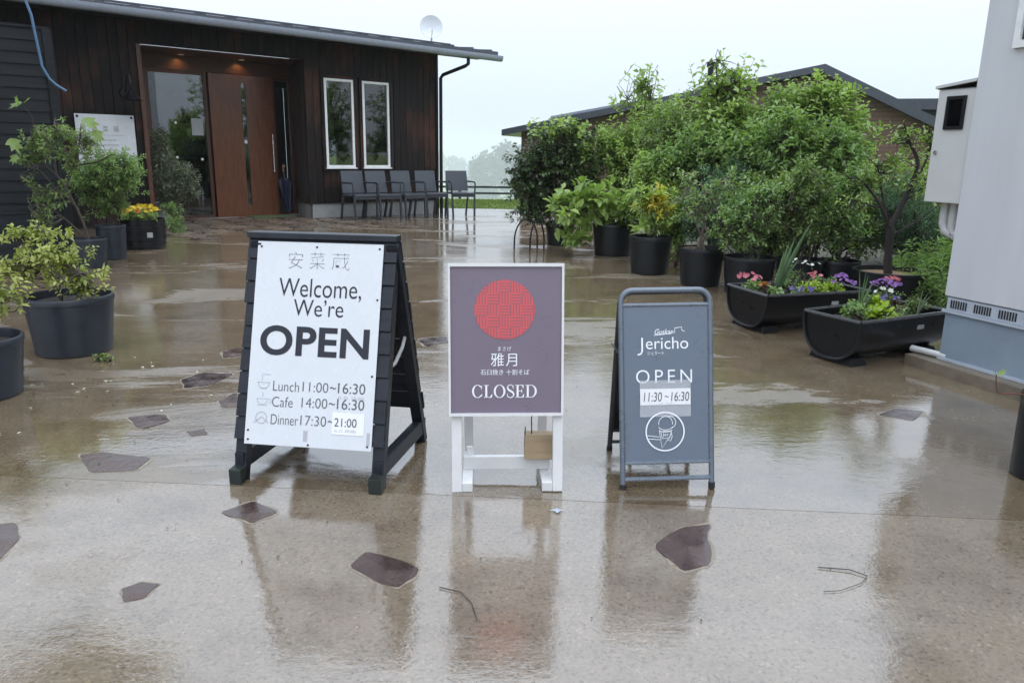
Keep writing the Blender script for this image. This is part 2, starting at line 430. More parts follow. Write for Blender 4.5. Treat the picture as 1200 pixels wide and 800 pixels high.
# ------------------------------------------------------------------ mesh helpers
class MB:
    def __init__(self):
        self.v, self.f = [], []
    def add(self, vs, fs):
        o = len(self.v)
        self.v += [tuple(p) for p in vs]
        self.f += [tuple(i + o for i in q) for q in fs]
        return self
    def box(self, x0, x1, y0, y1, z0, z1, mtx=None):
        vs = [(x, y, z) for z in (z0, z1) for y in (y0, y1) for x in (x0, x1)]
        if mtx is not None: vs = [mtx @ Vector(p) for p in vs]
        return self.add(vs, [(0, 2, 3, 1), (4, 5, 7, 6), (0, 1, 5, 4), (2, 6, 7, 3), (0, 4, 6, 2), (1, 3, 7, 5)])
    def bar(self, a, b, w, h, up=(0, 0, 1)):
        """square bar from a to b, w wide, h tall"""
        a, b = Vector(a), Vector(b)
        d = (b - a); L = d.length; d.normalize()
        s = d.cross(Vector(up))
        if s.length < 1e-4: s = d.cross(Vector((0, 1, 0)))
        s.normalize(); t = s.cross(d)
        vs = []
        for p in (a, b):
            for i, j in ((-1, -1), (1, -1), (1, 1), (-1, 1)):
                vs.append(p + s * (i * w / 2) + t * (j * h / 2))
        return self.add(vs, [(3, 2, 1, 0), (4, 5, 6, 7), (0, 1, 5, 4), (1, 2, 6, 5), (2, 3, 7, 6), (3, 0, 4, 7)])
    def tube(self, pts, r, seg=8, caps=True, closed=False):
        pts = [Vector(p) for p in pts]; n = len(pts)
        rs = r if isinstance(r, (list, tuple)) else [r] * n
        vs = []; nrm = None
        for i, p in enumerate(pts):
            if closed: d = pts[(i + 1) % n] - pts[i - 1]
            elif i == 0: d = pts[1] - p
            elif i == n - 1: d = p - pts[i - 1]
            else: d = pts[i + 1] - pts[i - 1]
            if d.length < 1e-9: d = Vector((0, 0, 1))
            d.normalize()
            if nrm is None:
                nrm = d.cross(Vector((0, 0, 1)))
                if nrm.length < 1e-3: nrm = d.cross(Vector((0, 1, 0)))
            nrm = nrm - d * nrm.dot(d)
            if nrm.length < 1e-6: nrm = d.orthogonal()
            nrm.normalize(); b = d.cross(nrm)
            for k in range(seg):
                a = 2 * math.pi * k / seg
                vs.append(p + (nrm * math.cos(a) + b * math.sin(a)) * rs[i])
        fs = []
        for i in range(n if closed else n - 1):
            j = (i + 1) % n
            for k in range(seg):
                k2 = (k + 1) % seg
                fs.append((i * seg + k, i * seg + k2, j * seg + k2, j * seg + k))
        if caps and not closed:
            fs.append(tuple(range(seg))[::-1]); fs.append(tuple((n - 1) * seg + k for k in range(seg)))
        return self.add(vs, fs)
    def lathe(self, prof, seg=32, cx=0, cy=0):
        vs = [(cx + r * math.cos(2 * math.pi * k / seg), cy + r * math.sin(2 * math.pi * k / seg), z) for r, z in prof for k in range(seg)]
        fs = [(i * seg + k, i * seg + (k + 1) % seg, (i + 1) * seg + (k + 1) % seg, (i + 1) * seg + k) for i in range(len(prof) - 1) for k in range(seg)]
        return self.add(vs, fs)
    def prism(self, poly, z0, z1):
        n = len(poly)
        vs = [(x, y, z0) for x, y in poly] + [(x, y, z1) for x, y in poly]
        fs = [tuple(range(n))[::-1], tuple(range(n, 2 * n))] + [(i, (i + 1) % n, n + (i + 1) % n, n + i) for i in range(n)]
        return self.add(vs, fs)
    def poly(self, pts):
        return self.add(pts, [tuple(range(len(pts)))])
    def ribbon(self, pts, w, z=0.0, closed=False):
        """flat line of width w in the xy plane"""
        pts = [Vector((p[0], p[1])) for p in pts]; n = len(pts); vs = []
        ws = w if isinstance(w, (list, tuple)) else [w] * n
        for i, p in enumerate(pts):
            if closed: d = pts[(i + 1) % n] - pts[i - 1]
            else: d = pts[min(i + 1, n - 1)] - pts[max(i - 1, 0)]
            d.normalize(); s = Vector((-d.y, d.x)) * ws[i] / 2
            vs += [(p.x + s.x, p.y + s.y, z), (p.x - s.x, p.y - s.y, z)]
        m = n if closed else n - 1
        return self.add(vs, [(2 * i, 2 * i + 1, 2 * ((i + 1) % n) + 1, 2 * ((i + 1) % n)) for i in range(m)])
    def mesh(self, name):
        me = bpy.data.meshes.new(name)
        me.from_pydata(self.v, [], self.f)
        me.validate()
        return me
    def build(self, name, mat, parent=None, smooth=False, bevel=0.0, loc=None, rot=None, kind=None, label=None, fix=True):
        me = self.mesh(name)
        if fix or bevel:
            bm = bmesh.new(); bm.from_mesh(me)
            bmesh.ops.recalc_face_normals(bm, faces=bm.faces)
            if bevel:
                es = [e for e in bm.edges if len(e.link_faces) == 2 and e.calc_face_angle(0) > 0.6]
                bmesh.ops.bevel(bm, geom=es, offset=bevel, segments=2, profile=0.6, affect='EDGES', clamp_overlap=True)
            bm.to_mesh(me); bm.free()
        if smooth:
            me.shade_smooth()
            try: me.set_sharp_from_angle(angle=R_(38))
            except Exception: pass
        return link(name, me, mat, parent, loc, rot, kind, label)

def link(name, me, mat, parent=None, loc=None, rot=None, kind=None, label=None):
    if mat is not None and len(me.materials) == 0:
        me.materials.append(MATS[mat])
    o = bpy.data.objects.new(name, me)
    COL.objects.link(o)
    if parent is not None: o.parent = parent
    if loc is not None: o.location = loc
    if rot is not None: o.rotation_euler = rot
    if kind: o['kind'] = kind
    if label: o['label'] = label
    return o

def tag(o, label, cat, group=None):
    o['label'] = label; o['category'] = cat
    if group: o['group'] = group
    return o

def thing(name, label, cat, loc=(0, 0, 0), rz=0.0, group=None):
    o = bpy.data.objects.new(name, None)
    o.empty_display_size = 0.1
    COL.objects.link(o)
    o.location = loc; o.rotation_euler = (0, 0, rz)
    return tag(o, label, cat, group)

def copy_tree(o, parent=None):
    c = o.copy(); COL.objects.link(c)
    if parent is not None: c.parent = parent
    for ch in list(o.children): copy_tree(ch, c)
    return c

def arc(cx, cy, r, a0, a1, n, ry=None):
    ry = r if ry is None else ry
    return [(cx + r * math.cos(R_(a0 + (a1 - a0) * i / n)), cy + ry * math.sin(R_(a0 + (a1 - a0) * i / n))) for i in range(n + 1)]

# ---- lettering: Blender's own font turned into flat meshes, fitted to a rectangle
def text_mesh(body, rect, offset=0.0, shear=0.0, spacing=1.0):
    cu = bpy.data.curves.new('lettering', 'FONT')
    cu.body = body; cu.offset = offset; cu.shear = shear; cu.space_character = spacing
    cu.resolution_u = 6
    ob = bpy.data.objects.new('lettering', cu); COL.objects.link(ob)
    bpy.context.view_layer.update()
    dg = bpy.context.evaluated_depsgraph_get()
    me = bpy.data.meshes.new_from_object(ob.evaluated_get(dg))
    bpy.data.objects.remove(ob); bpy.data.curves.remove(cu)
    me.materials.clear()
    co = np.empty(len(me.vertices) * 3); me.vertices.foreach_get('co', co); co = co.reshape(-1, 3)
    x0, x1, y0, y1 = rect
    lo, hi = co.min(0), co.max(0)
    co[:, 0] = x0 + (co[:, 0] - lo[0]) / (hi[0] - lo[0]) * (x1 - x0)
    co[:, 1] = y0 + (co[:, 1] - lo[1]) / (hi[1] - lo[1]) * (y1 - y0)
    co[:, 2] = 0
    me.vertices.foreach_set('co', co.ravel()); me.update()
    return me

def lettering(body, rect, mat, parent, z=0.0, **kw):
    return link('lettering', text_mesh(body, rect, **kw), mat, parent, (0, 0, z))

# ---- foliage
def np_mesh(name, verts, faces, tint=None, per=1):
    """verts (N,3), faces (M,3) or (M,4)"""
    me = bpy.data.meshes.new(name)
    k = faces.shape[1]
    me.vertices.add(len(verts)); me.vertices.foreach_set('co', verts.astype(np.float32).ravel())
    me.loops.add(faces.size); me.loops.foreach_set('vertex_index', faces.astype(np.int32).ravel())
    me.polygons.add(len(faces)); me.polygons.foreach_set('loop_start', np.arange(0, faces.size, k, dtype=np.int32))
    me.update(calc_edges=True)
    if tint is not None:
        a = me.attributes.new('tint', 'FLOAT', 'FACE')
        a.data.foreach_set('value', tint.astype(np.float32))
    return me

LEAF_V = np.array([(0, 0, 0), (0.5, 0.38, 0.10), (0.34, 0.72, 0.04), (0, 1, -0.14), (-0.34, 0.72, 0.04), (-0.5, 0.38, 0.10), (0, 0.42, -0.02), (0, 0.74, -0.06)])
LEAF_F = np.array([(0, 1, 6), (1, 2, 7), (1, 7, 6), (2, 3, 7), (3, 4, 7), (4, 5, 7), (5, 6, 7), (5, 0, 6)])
LEAF_VS = np.array([(0, 0, 0), (0.5, 0.45, 0.10), (0, 1, -0.12), (-0.5, 0.45, 0.10)])
LEAF_FS = np.array([(0, 1, 2), (0, 2, 3)])

def nrm(a):
    return a / np.maximum(np.linalg.norm(a, axis=1, keepdims=True), 1e-9)

def leaves_mesh(name, pos, dirs, ups, length, width, tint, detail=False):
    V, F = (LEAF_V, LEAF_F) if detail else (LEAF_VS, LEAF_FS)
    y = nrm(dirs); x = nrm(np.cross(y, ups)); z = np.cross(x, y)
    L = np.asarray(length)[:, None, None]; W = np.asarray(width)[:, None, None]
    vs = pos[:, None, :] + x[:, None, :] * (V[None, :, 0:1] * W) + y[:, None, :] * (V[None, :, 1:2] * L) + z[:, None, :] * (V[None, :, 2:3] * L)
    n = len(pos)
    fs = (F[None] + (np.arange(n) * len(V))[:, None, None]).reshape(-1, 3)
    return np_mesh(name, vs.reshape(-1, 3), fs, np.repeat(tint, len(F)))

def plant_parts(root, ells, base, n_shoots, per_shoot, leaf_len, leaf_wid, mat, seed, shoot_len=0.22, up=0.5, droop=0.25, stem_mat='bark', stems=3, stem_r=0.012, detail=False, spread=0.03, twig_r=0.0022, leaf_name='foliage', stem_name='stem', edge=2.2, whorl=False, nodes_at=None):
    """shoots spread through ellipsoids (cx,cy,cz,rx,ry,rz[,weight]); leaves sit along each shoot"""
    rg = np.random.default_rng(seed); rd = random.Random(seed)
    base = np.array(base, float)
    w = np.array([(e[6] if len(e) > 6 else 1.0) * e[3] * e[4] * e[5] for e in ells]) ** 0.8; w /= w.sum()
    mb = MB(); nodes = []
    order = sorted(range(len(ells)), key=lambda i: -w[i])
    for k in range(stems):
        e = ells[order[k % len(ells)]]
        tgt = np.array(e[:3]) + rg.normal(0, 0.3, 3) * np.array(e[3:6])
        st = base + np.array([rg.normal(0, spread), rg.normal(0, spread), 0])
        pts = []
        for t in np.linspace(0, 1, 8):
            p = st * (1 - t) + tgt * t
            p[:2] = st[:2] + (tgt[:2] - st[:2]) * t ** 1.5 + rg.normal(0, 0.015, 2) * (t > 0) * (1 + 2 * t)
            pts.append(p)
        mb.tube([tuple(p) for p in pts], [stem_r * (1 - 0.65 * t) for t in np.linspace(0, 1, 8)], 6)
        nodes += pts[2:]
    if nodes_at: nodes += [np.array(q, float) for q in nodes_at]
    nodes = np.array(nodes)
    P, Dr, Up, Ln, Wd, Ti = [], [], [], [], [], []
    idx = rg.choice(len(ells), n_shoots, p=w)
    for i in idx:
        e = ells[i]; c = np.array(e[:3]); r = np.array(e[3:6])
        q = rg.normal(0, 1, 3); q /= np.linalg.norm(q)
        rad = rg.random() ** (1 / edge)
        rad *= 1 + 0.16 * rg.normal()
        tip = c + q * r * rad
        d = q * 0.8 + np.array([0, 0, up]) + rg.normal(0, 0.35, 3); d /= np.linalg.norm(d)
        L = shoot_len * rg.uniform(0.55, 1.25)
        st = tip - d * L
        nd = nodes[np.argmin(((nodes - st) ** 2).sum(1) + rg.random(len(nodes)) * 0.02)]
        mid = (nd + st) / 2 + rg.normal(0, 0.02, 3)
        mb.tube([tuple(nd), tuple(mid), tuple(st), tuple(tip)], [twig_r * 2, twig_r * 1.6, twig_r * 1.2, twig_r * 0.5], 3, caps=False)
        side = np.cross(d, [0, 0, 1.0]); side /= max(np.linalg.norm(side), 1e-6)
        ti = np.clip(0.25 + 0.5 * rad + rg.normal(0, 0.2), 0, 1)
        for k in range(per_shoot):
            t = 0.12 + 0.88 * (k + rg.random() * 0.6) / per_shoot
            a = (k * 2.4 if not whorl else k * 6.28 / per_shoot) + rg.random() * 0.6
            s2 = side * math.cos(a) + np.cross(d, side) * math.sin(a)
            ld = d * 0.55 + s2 * 0.9 + rg.normal(0, 0.2, 3); ld[2] -= droop * rg.random()
            P.append(st + d * L * t); Dr.append(ld)
            Up.append(np.array([0, 0, 1.0]) + rg.normal(0, 0.35, 3))
            sz = rg.uniform(0.6, 1.15) * (1.0 if t < 0.85 else 0.7)
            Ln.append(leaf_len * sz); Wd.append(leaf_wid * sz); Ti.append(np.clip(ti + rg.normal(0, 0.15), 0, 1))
    me = leaves_mesh(leaf_name, np.array(P), np.array(Dr), np.array(Up), Ln, Wd, np.array(Ti), detail)
    inv = Matrix.Translation(-Vector(root.location))
    me.transform(inv)
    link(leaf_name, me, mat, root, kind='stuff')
    if mb.v:
        m2 = mb.mesh(stem_name); m2.transform(inv)
        link(stem_name if not nodes_at else 'twig', m2, stem_mat, root, kind='stuff' if nodes_at else None)
# ================================================================== SETTING
def terrain_z(y, x=0.0):
    if y < 19: return -0.05
    if y < 24.5: return -0.05 - 0.20 * (y - 19) / 5.5
    if y < 210:
        t = (y - 24.5) / 185.5
        return -0.25 - 21.0 * (1 - (1 - t) ** 2)
    if y < 1500: return -21.25 - 0.047 * (y - 210)
    return -21.25 - 0.047 * 1290
ys = [-60, -20, -5, 0, 4, 8, 12, 15, 17, 19, 20, 21, 22, 23, 24, 24.5, 25, 26, 28, 31, 35, 40, 50, 65, 85, 110, 140, 175, 210, 300, 450, 700, 1000, 1400, 2000, 2700]
xs = [-1500, -900, -500, -250, -120, -60, -30, -15, -8, -4, 0, 4, 8, 15, 30, 60, 120, 250, 500, 900, 1500]
mb = MB()
rnd = random.Random(3)
mb.add([(x, y, terrain_z(y) + (rnd.uniform(-0.5, 0.5) if y > 60 else 0)) for y in ys for x in xs],
       [(j * len(xs) + i, j * len(xs) + i + 1, (j + 1) * len(xs) + i + 1, (j + 1) * len(xs) + i) for j in range(len(ys) - 1) for i in range(len(xs) - 1)])
ground = mb.build('ground', 'turf', kind='structure', smooth=True)

# bare earth bed under the shrubs on the right
mb = MB(); mb.prism([(1.9, 9.2), (4.25, 6.2), (9.0, 6.0), (9.0, 12.5), (1.0, 13.0)], -0.2, -0.02)
mb.build('planting_bed', 'earth', kind='structure')

# concrete patio: slabs with an open joint between them
patio = bpy.data.objects.new('patio', None); COL.objects.link(patio); patio['kind'] = 'structure'
JX = lambda x: 2.53 - 0.0646 * x
G_ = 0.0014
mb = MB(); mb.prism([(-10, JX(-10) - G_), (-10, -6), (9, -6), (9, JX(9) - G_)][::-1], -0.12, 0.0)
mb.build('slab', 'pale_concrete', patio)
mb = MB(); mb.prism([(-10, JX(-10) + G_), (9, JX(9) + G_), (9, 6.2), (4.3, 6.4), (3.9, 8.3), (2.6, 8.6), (2.2, 10.6), (1.7, 11.5), (1.9, 16.6), (-0.2, 17.15), (-10, 17.0)], -0.12, 0.0)
mb.build('slab', 'wet_concrete', patio)

def stone(poly, top, mat, parent, seed, n_extra=2, jit=0.05):
    rd = random.Random(seed); pts = []
    n = len(poly)
    for i in range(n):
        a, b = Vector(poly[i]), Vector(poly[(i + 1) % n])
        pts.append(a)
        for k in range(1, n_extra + 1):
            t = k / (n_extra + 1); d = b - a
            pts.append(a.lerp(b, t) + Vector((-d.y, d.x)) * rd.uniform(-jit, jit))
    for _ in range(1):      # worn corners
        pts = [w for i in range(len(pts)) for w in (pts[i].lerp(pts[(i + 1) % len(pts)], 0.25), pts[i].lerp(pts[(i + 1) % len(pts)], 0.75))]
    m = MB(); q = [(p.x, p.y) for p in pts]
    if sum(q[i][0] * q[(i + 1) % len(q)][1] - q[(i + 1) % len(q)][0] * q[i][1] for i in range(len(q))) < 0: q = q[::-1]
    c = (sum(p[0] for p in q) / len(q), sum(p[1] for p in q) / len(q))
    q = [(p[0] - c[0], p[1] - c[1]) for p in q]
    m.prism(q, -0.03, top)
    o = m.build('paving_stone', mat, parent, loc=(c[0], c[1], 0))
    return o
STONES = [
 [(-1.728, 2.86), (-1.652, 2.891), (-1.431, 2.846), (-1.431, 2.719), (-1.594, 2.688)],
 [(-1.691, 2.267), (-1.617, 2.281), (-1.541, 2.186), (-1.517, 2.051), (-1.572, 2.08)],
 [(-1.761, 3.308), (-1.597, 3.351), (-1.542, 3.272), (-1.624, 3.158)],
 [(-0.984, 2.383), (-0.898, 2.470), (-0.789, 2.389), (-0.849, 2.301)],
 [(-1.083, 1.907), (-1.046, 1.943), (-0.986, 1.936), (-0.998, 1.867), (-1.045, 1.845)],
 [(-0.474, 2.044), (-0.438, 2.135), (-0.266, 2.04), (-0.272, 1.993), (-0.315, 1.933)],
 [(0.459, 2.195), (0.578, 2.324), (0.682, 2.352), (0.61, 2.086), (0.519, 2.049)],
 [(-1.765, 3.906), (-1.714, 4.04), (-1.523, 4.034), (-1.577, 3.808), (-1.689, 3.757)],
 [(-1.438, 3.56), (-1.392, 3.7), (-1.26, 3.465), (-1.372, 3.46)],
 [(-1.416, 3.136), (-1.347, 3.17), (-1.312, 3.109), (-1.369, 3.086)],
 [(-1.769, 4.504), (-1.693, 4.614), (-1.579, 4.434), (-1.701, 4.348)],
 [(1.773, 3.511), (1.91, 3.606), (2.032, 3.574), (1.906, 3.432)],
 [(-0.62, 4.9), (-0.45, 5.0), (-0.40, 4.8), (-0.55, 4.7)],
]
for i, p in enumerate(STONES):
    c = (sum(v[0] for v in p) / len(p), sum(v[1] for v in p) / len(p))
    o = stone([(c[0] + (v[0] - c[0]) * 1.09, c[1] + (v[1] - c[1]) * 1.09) for v in p], 0.0010, 'mortar', patio, i + 300, 2, 0.10); o.name = 'mortar_bed'
    stone(p, 0.0024, 'flagstone', patio, i, 2, 0.06)

# irregular flags in front of the entrance (facade frame: s along the wall, t out from it)
TH = R_(221.3); FC = (-1.567, 15.655)
def FP(s, t):
    return (FC[0] + s * math.cos(TH) - t * math.sin(TH), FC[1] + s * math.sin(TH) + t * math.cos(TH))
rd = random.Random(11)
nx, ny = 9, 9
grid = {}
for i in range(nx + 1):
    for j in range(ny + 1):
        grid[i, j] = (1.35 + 4.35 * i / nx + rd.uniform(-0.14, 0.14), -1.0 + 3.7 * j / ny + rd.uniform(-0.12, 0.12))
for i in range(nx):
    for j in range(ny):
        if j > 5 and rd.random() < 0.22 * (j - 4): continue
        if j < 2 and i < 3: continue
        if i == 0 and rd.random() < 0.6: continue
        q = [grid[i, j], grid[i + 1, j], grid[i + 1, j + 1], grid[i, j + 1]]
        c = (sum(p[0] for p in q) / 4, sum(p[1] for p in q) / 4)
        q = [FP(c[0] + (p[0] - c[0]) * 0.93, c[1] + (p[1] - c[1]) * 0.9) for p in q]
        stone(q, 0.004 + rd.uniform(0, 0.016), 'entrance_stone', patio, i * 50 + j, 1, 0.08)

# ---- meadow grass beyond the patio edge (uncountable)
rg = np.random.default_rng(5)
n = 16000
gx = rg.uniform(-4.5, 3.0, n); gy = rg.uniform(17.25, 24.4, n)
gz = np.array([terrain_z(v) for v in gy])
me = leaves_mesh('grass', np.stack([gx, gy, gz], 1), np.stack([rg.normal(0, .3, n), rg.normal(0, .3, n), np.ones(n)], 1), rg.normal(0, 1, (n, 3)), rg.uniform(.03, .09, n), rg.uniform(.01, .02, n), rg.random(n))
o = link('grass', me, 'grass_blade', kind='stuff'); tag(o, 'short bright green meadow grass beyond the patio edge', 'grass')

# ---- low rail fence at the brow of the slope
fz = terrain_z(27)
fence = thing('rail_fence', 'low dark two-rail fence at the edge of the meadow', 'fence', (0, 27, fz))
for zc in (0.06 - fz, -0.15 - fz):
    MB().bar((-6, 0, zc - 0.03), (6, 0, zc + 0.03), 0.05, 0.07).build('rail', 'dark_tube', fence)
for k in range(7):
    MB().box(-5.85 + k * 1.95, -5.75 + k * 1.95, 0.035, 0.115, -0.2, 0.09 - fz).build('post', 'dark_tube', fence)

# ---- far wooded hillsides fading into the rain
def far_wood(label, Y, tops, base, crown, seed):
    """crowns heaped along a hillside: tops = [(x, z)] skyline at distance Y"""
    rg = np.random.default_rng(seed); P = []
    xs_ = [p[0] for p in tops]; zs_ = [p[1] for p in tops]
    x = xs_[0]
    while x < xs_[-1]:
        zt = np.interp(x, xs_, zs_) + rg.normal(0, crown * 0.22)
        z = zt - crown
        d = 0.0
        while z > base - crown:
            c = np.array([x + rg.normal(0, crown * .4), Y - d + rg.normal(0, crown * .4), z])
            q = nrm(rg.normal(0, 1, (150, 3))) * (rg.random((150, 1)) ** 0.35) * np.array([crown * .85, crown * .85, crown * rg.uniform(.8, 1.1)])
            P.append(c + q); z -= crown * rg.uniform(.7, 1.1); d += crown * 1.1
        x += crown * rg.uniform(.7, 1.2)
    P = np.concatenate(P); n = len(P)
    me = leaves_mesh('far_wood', P, rg.normal(0, 1, (n, 3)) + [0, 0, .3], rg.normal(0, .6, (n, 3)) + [0, 0, 1], rg.uniform(.25, .5, n) * crown, rg.uniform(.2, .4, n) * crown, rg.random(n))
    o = link('far_wood', me, 'leaf_wood', kind='stuff'); tag(o, label, 'wood')
far_wood('dark misty wooded hill in the valley beside the dark shrub', 1400, [(-108, -52), (-88, -28), (-66, -9), (-49, 9), (-31, 19), (-10, 22), (18, 18), (70, 8), (160, 10), (245, 0)], -84, 15.0, 71)
far_wood('palest far wooded ridge beyond the restaurant corner', 2350, [(-430, 0), (-268, -2), (-236, 0), (-214, 6), (-188, -4), (-160, -12), (-125, -18), (-70, -18), (110, -3), (360, 0)], -84, 21.0, 72)

# ================================================================== RESTAURANT
B = thing('restaurant', 'dark timber restaurant building with wooden entrance door and metal roof', 'building', (*FC, 0), TH)
def bbox(name, mat, x0, x1, y0, y1, z0, z1, parent=B, bevel=0.0, **k):
    return MB().box(x0, x1, y0, y1, z0, z1).build(name, mat, parent, bevel=bevel, **k)
WZ = 3.06
bbox('foundation', 'foundation', 0.0, 2.695, -0.30, -0.045, -0.1, 0.265)
MB().prism([(2.742, -0.05), (2.70, -0.305), (2.46, -0.305), (2.46, -1.13), (2.492, -1.06)][::-1], -0.1, 0.262).build('foundation', 'foundation', B)
# vertical boards, one by one
wins = [(1.834, 2.412), (1.085, 1.65)]
WB, WT = 0.905, 2.435
rd = random.Random(2)
def vboard(x0, x1, z0, z1, y0=-0.045, th=0.022):
    dz = rd.uniform(0, 0.006)
    m = MB().box(-(x1 - x0) / 2 + 0.003, (x1 - x0) / 2 - 0.003, 0, th + dz, 0, z1 - z0)
    return m.build('board', 'charred_board', B, bevel=0.002, loc=((x0 + x1) / 2, y0, z0))
def board_run(s0, s1, z0, z1, holes=(), w=0.135):
    n = max(1, round((s1 - s0) / w)); st = (s1 - s0) / n
    for k in range(n):
        a, b = s0 + k * st, s0 + (k + 1) * st
        cut = None
        for h0, h1 in holes:
            if b > h0 - 0.02 and a < h1 + 0.02: cut = True
        if cut:
            vboard(a, b, z0, WB - 0.02); vboard(a, b, WT + 0.02, z1)
        else:
            vboard(a, b, z0, z1)
# backing wall behind boards, so no light leaks between them
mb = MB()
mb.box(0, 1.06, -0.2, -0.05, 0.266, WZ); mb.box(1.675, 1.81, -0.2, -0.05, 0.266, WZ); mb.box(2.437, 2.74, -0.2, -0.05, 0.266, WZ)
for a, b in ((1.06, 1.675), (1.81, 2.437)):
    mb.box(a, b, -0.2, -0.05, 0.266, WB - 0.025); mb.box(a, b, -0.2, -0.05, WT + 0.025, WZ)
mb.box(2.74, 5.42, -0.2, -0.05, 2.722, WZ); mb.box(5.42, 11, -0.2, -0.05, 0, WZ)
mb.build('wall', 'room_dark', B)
board_run(0.0, 2.74, 0.27, WZ, wins)
board_run(2.74, 5.42, 2.705, WZ)
board_run(5.42, 10.2, 0.05, WZ)
bbox('corner_trim', 'black_metal', -0.05, -0.002, -0.20, 0.012, 0.0, WZ)
bbox('corner_trim', 'frame_wood', 5.40, 5.46, -0.035, 0.022, 0.02, 2.70)
# side and rear walls, floor, ceiling of the room inside
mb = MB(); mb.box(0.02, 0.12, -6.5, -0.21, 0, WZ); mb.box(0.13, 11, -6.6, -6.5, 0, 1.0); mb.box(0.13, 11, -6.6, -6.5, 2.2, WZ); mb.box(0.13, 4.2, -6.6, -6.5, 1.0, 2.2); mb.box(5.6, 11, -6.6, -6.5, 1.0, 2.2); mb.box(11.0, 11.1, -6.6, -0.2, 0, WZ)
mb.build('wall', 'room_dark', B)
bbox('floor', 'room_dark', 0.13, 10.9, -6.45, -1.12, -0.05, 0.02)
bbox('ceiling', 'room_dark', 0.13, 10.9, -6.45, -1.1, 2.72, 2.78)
# entrance recess: jamb, soffit, lintel
ja = math.atan2(0.26, 1.06)      # the right reveal is splayed
for k in range(7):
    a = k * 0.151
    o = MB().box(0, 0.02 + 0.003 * (k % 2), -0.148, -0.003, 0, 2.43).build('board', 'charred_board', B, loc=(2.74 - a * math.sin(ja), -0.012 - a * math.cos(ja), 0.27), rot=(0, 0, -ja))
MB().prism([(2.735, -0.205), (2.46, -0.205), (2.46, -1.13), (2.49, -1.13)], 0.27, WZ - 0.005).build('wall', 'room_dark', B)
bbox('wall', 'room_dark', 5.46, 5.6, -1.2, -0.21, 0.0, WZ - 0.005)
bbox('soffit', 'lintel_wood', 2.47, 5.455, -1.04, -0.21, 2.70, 2.719)
bbox('lintel', 'lintel_wood', 2.50, 5.40, -1.10, -1.045, 2.47, 2.698)
for sx in (4.52, 3.50):
    d = MB().lathe([(0.0, 2.693), (0.045, 2.693), (0.05, 2.699)], 20, sx, -0.86).build('downlight', 'lamp_glow', B)
# entrance joinery
def frame_rect(name, mat, x0, x1, y0, y1, z0, z1, w, parent):
    m = MB(); m.box(x0, x0 + w, y0, y1, z0, z1); m.box(x1 - w, x1, y0, y1, z0, z1)
    m.box(x0 + w, x1 - w, y0, y1, z0, z0 + w); m.box(x0 + w, x1 - w, y0, y1, z1 - w, z1)
    return m.build(name, mat, parent)
gw = bpy.data.objects.new('glass_screen', None); COL.objects.link(gw); gw.parent = B
frame_rect('frame', 'frame_wood', 4.06, 5.06, -1.12, -1.06, 0.0, 2.468, 0.055, gw)
MB().box(4.115, 5.005, -1.095, -1.087, 0.055, 2.413).build('pane', 'window_glass', gw)
bbox('post', 'frame_wood', 5.062, 5.45, -1.12, -1.04, 0.0, 2.465)
for sx, sz in ((4.62, 1.62), (4.27, 1.60), (4.64, 1.05), (4.22, 1.02)):
    MB().lathe([(0.0, 0.0), (0.022, 0.0), (0.022, 0.002), (0, 0.002)], 14).build('glass_marker', 'white_print', gw, loc=(sx, -1.086, sz), rot=(R_(-90), 0, 0))
MB().box(4.16, 4.36, -1.084, -1.082, 1.42, 1.70).build('notice', 'ink_pale', gw)
door = MB()
door.box(2.90, 3.405, -1.05, -1.005, 0.015, 2.46); door.box(3.485, 4.045, -1.05, -1.005, 0.015, 2.46)
door.box(3.405, 3.485, -1.05, -1.005, 0.015, 0.21); door.box(3.405, 3.485, -1.05, -1.005, 2.33, 2.46)
door = door.build('door', 'door_wood', B)
MB().box(3.405, 3.485, -1.035, -1.028, 0.21, 2.33).build('glass_slit', 'window_glass', door)
MB().tube([(2.97, -1.005, 0.80), (2.97, -0.95, 0.80), (2.97, -0.95, 1.47), (2.97, -1.005, 1.47)], 0.013, 8).build('handle', 'steel', door)
MB().box(3.42, 3.47, -1.026, -1.023, 1.30, 1.36).build('sticker', 'white_print', door)
sg = bpy.data.objects.new('side_light', None); COL.objects.link(sg); sg.parent = B
frame_rect('frame', 'frame_wood', 2.515, 2.895, -1.12, -1.065, 0.0, 2.468, 0.05, sg)
MB().box(2.565, 2.845, -1.095, -1.087, 0.05, 2.418).build('pane', 'window_glass', sg)
bbox('threshold', 'foundation', 2.50, 5.40, -1.04, -0.985, -0.02, 0.014)
# windows
for i, (a, b) in enumerate(wins):
    w = bpy.data.objects.new('window', None); COL.objects.link(w); w.parent = B
    frame_rect('frame', 'window_white', a, b, -0.04, 0.022, WB, WT, 0.042, w)
    MB().box(a + 0.042, b - 0.042, -0.012, -0.006, WB + 0.042, WT - 0.042).build('pane', 'window_glass', w)
    MB().box(a - 0.02, b + 0.02, -0.01, 0.05, WB - 0.022, WB - 0.002).build('sill', 'window_white', w)
    frame_rect('casing', 'charred_board', a - 0.055, b + 0.055, -0.02, 0.012, WB - 0.075, WT + 0.055, 0.053, w)
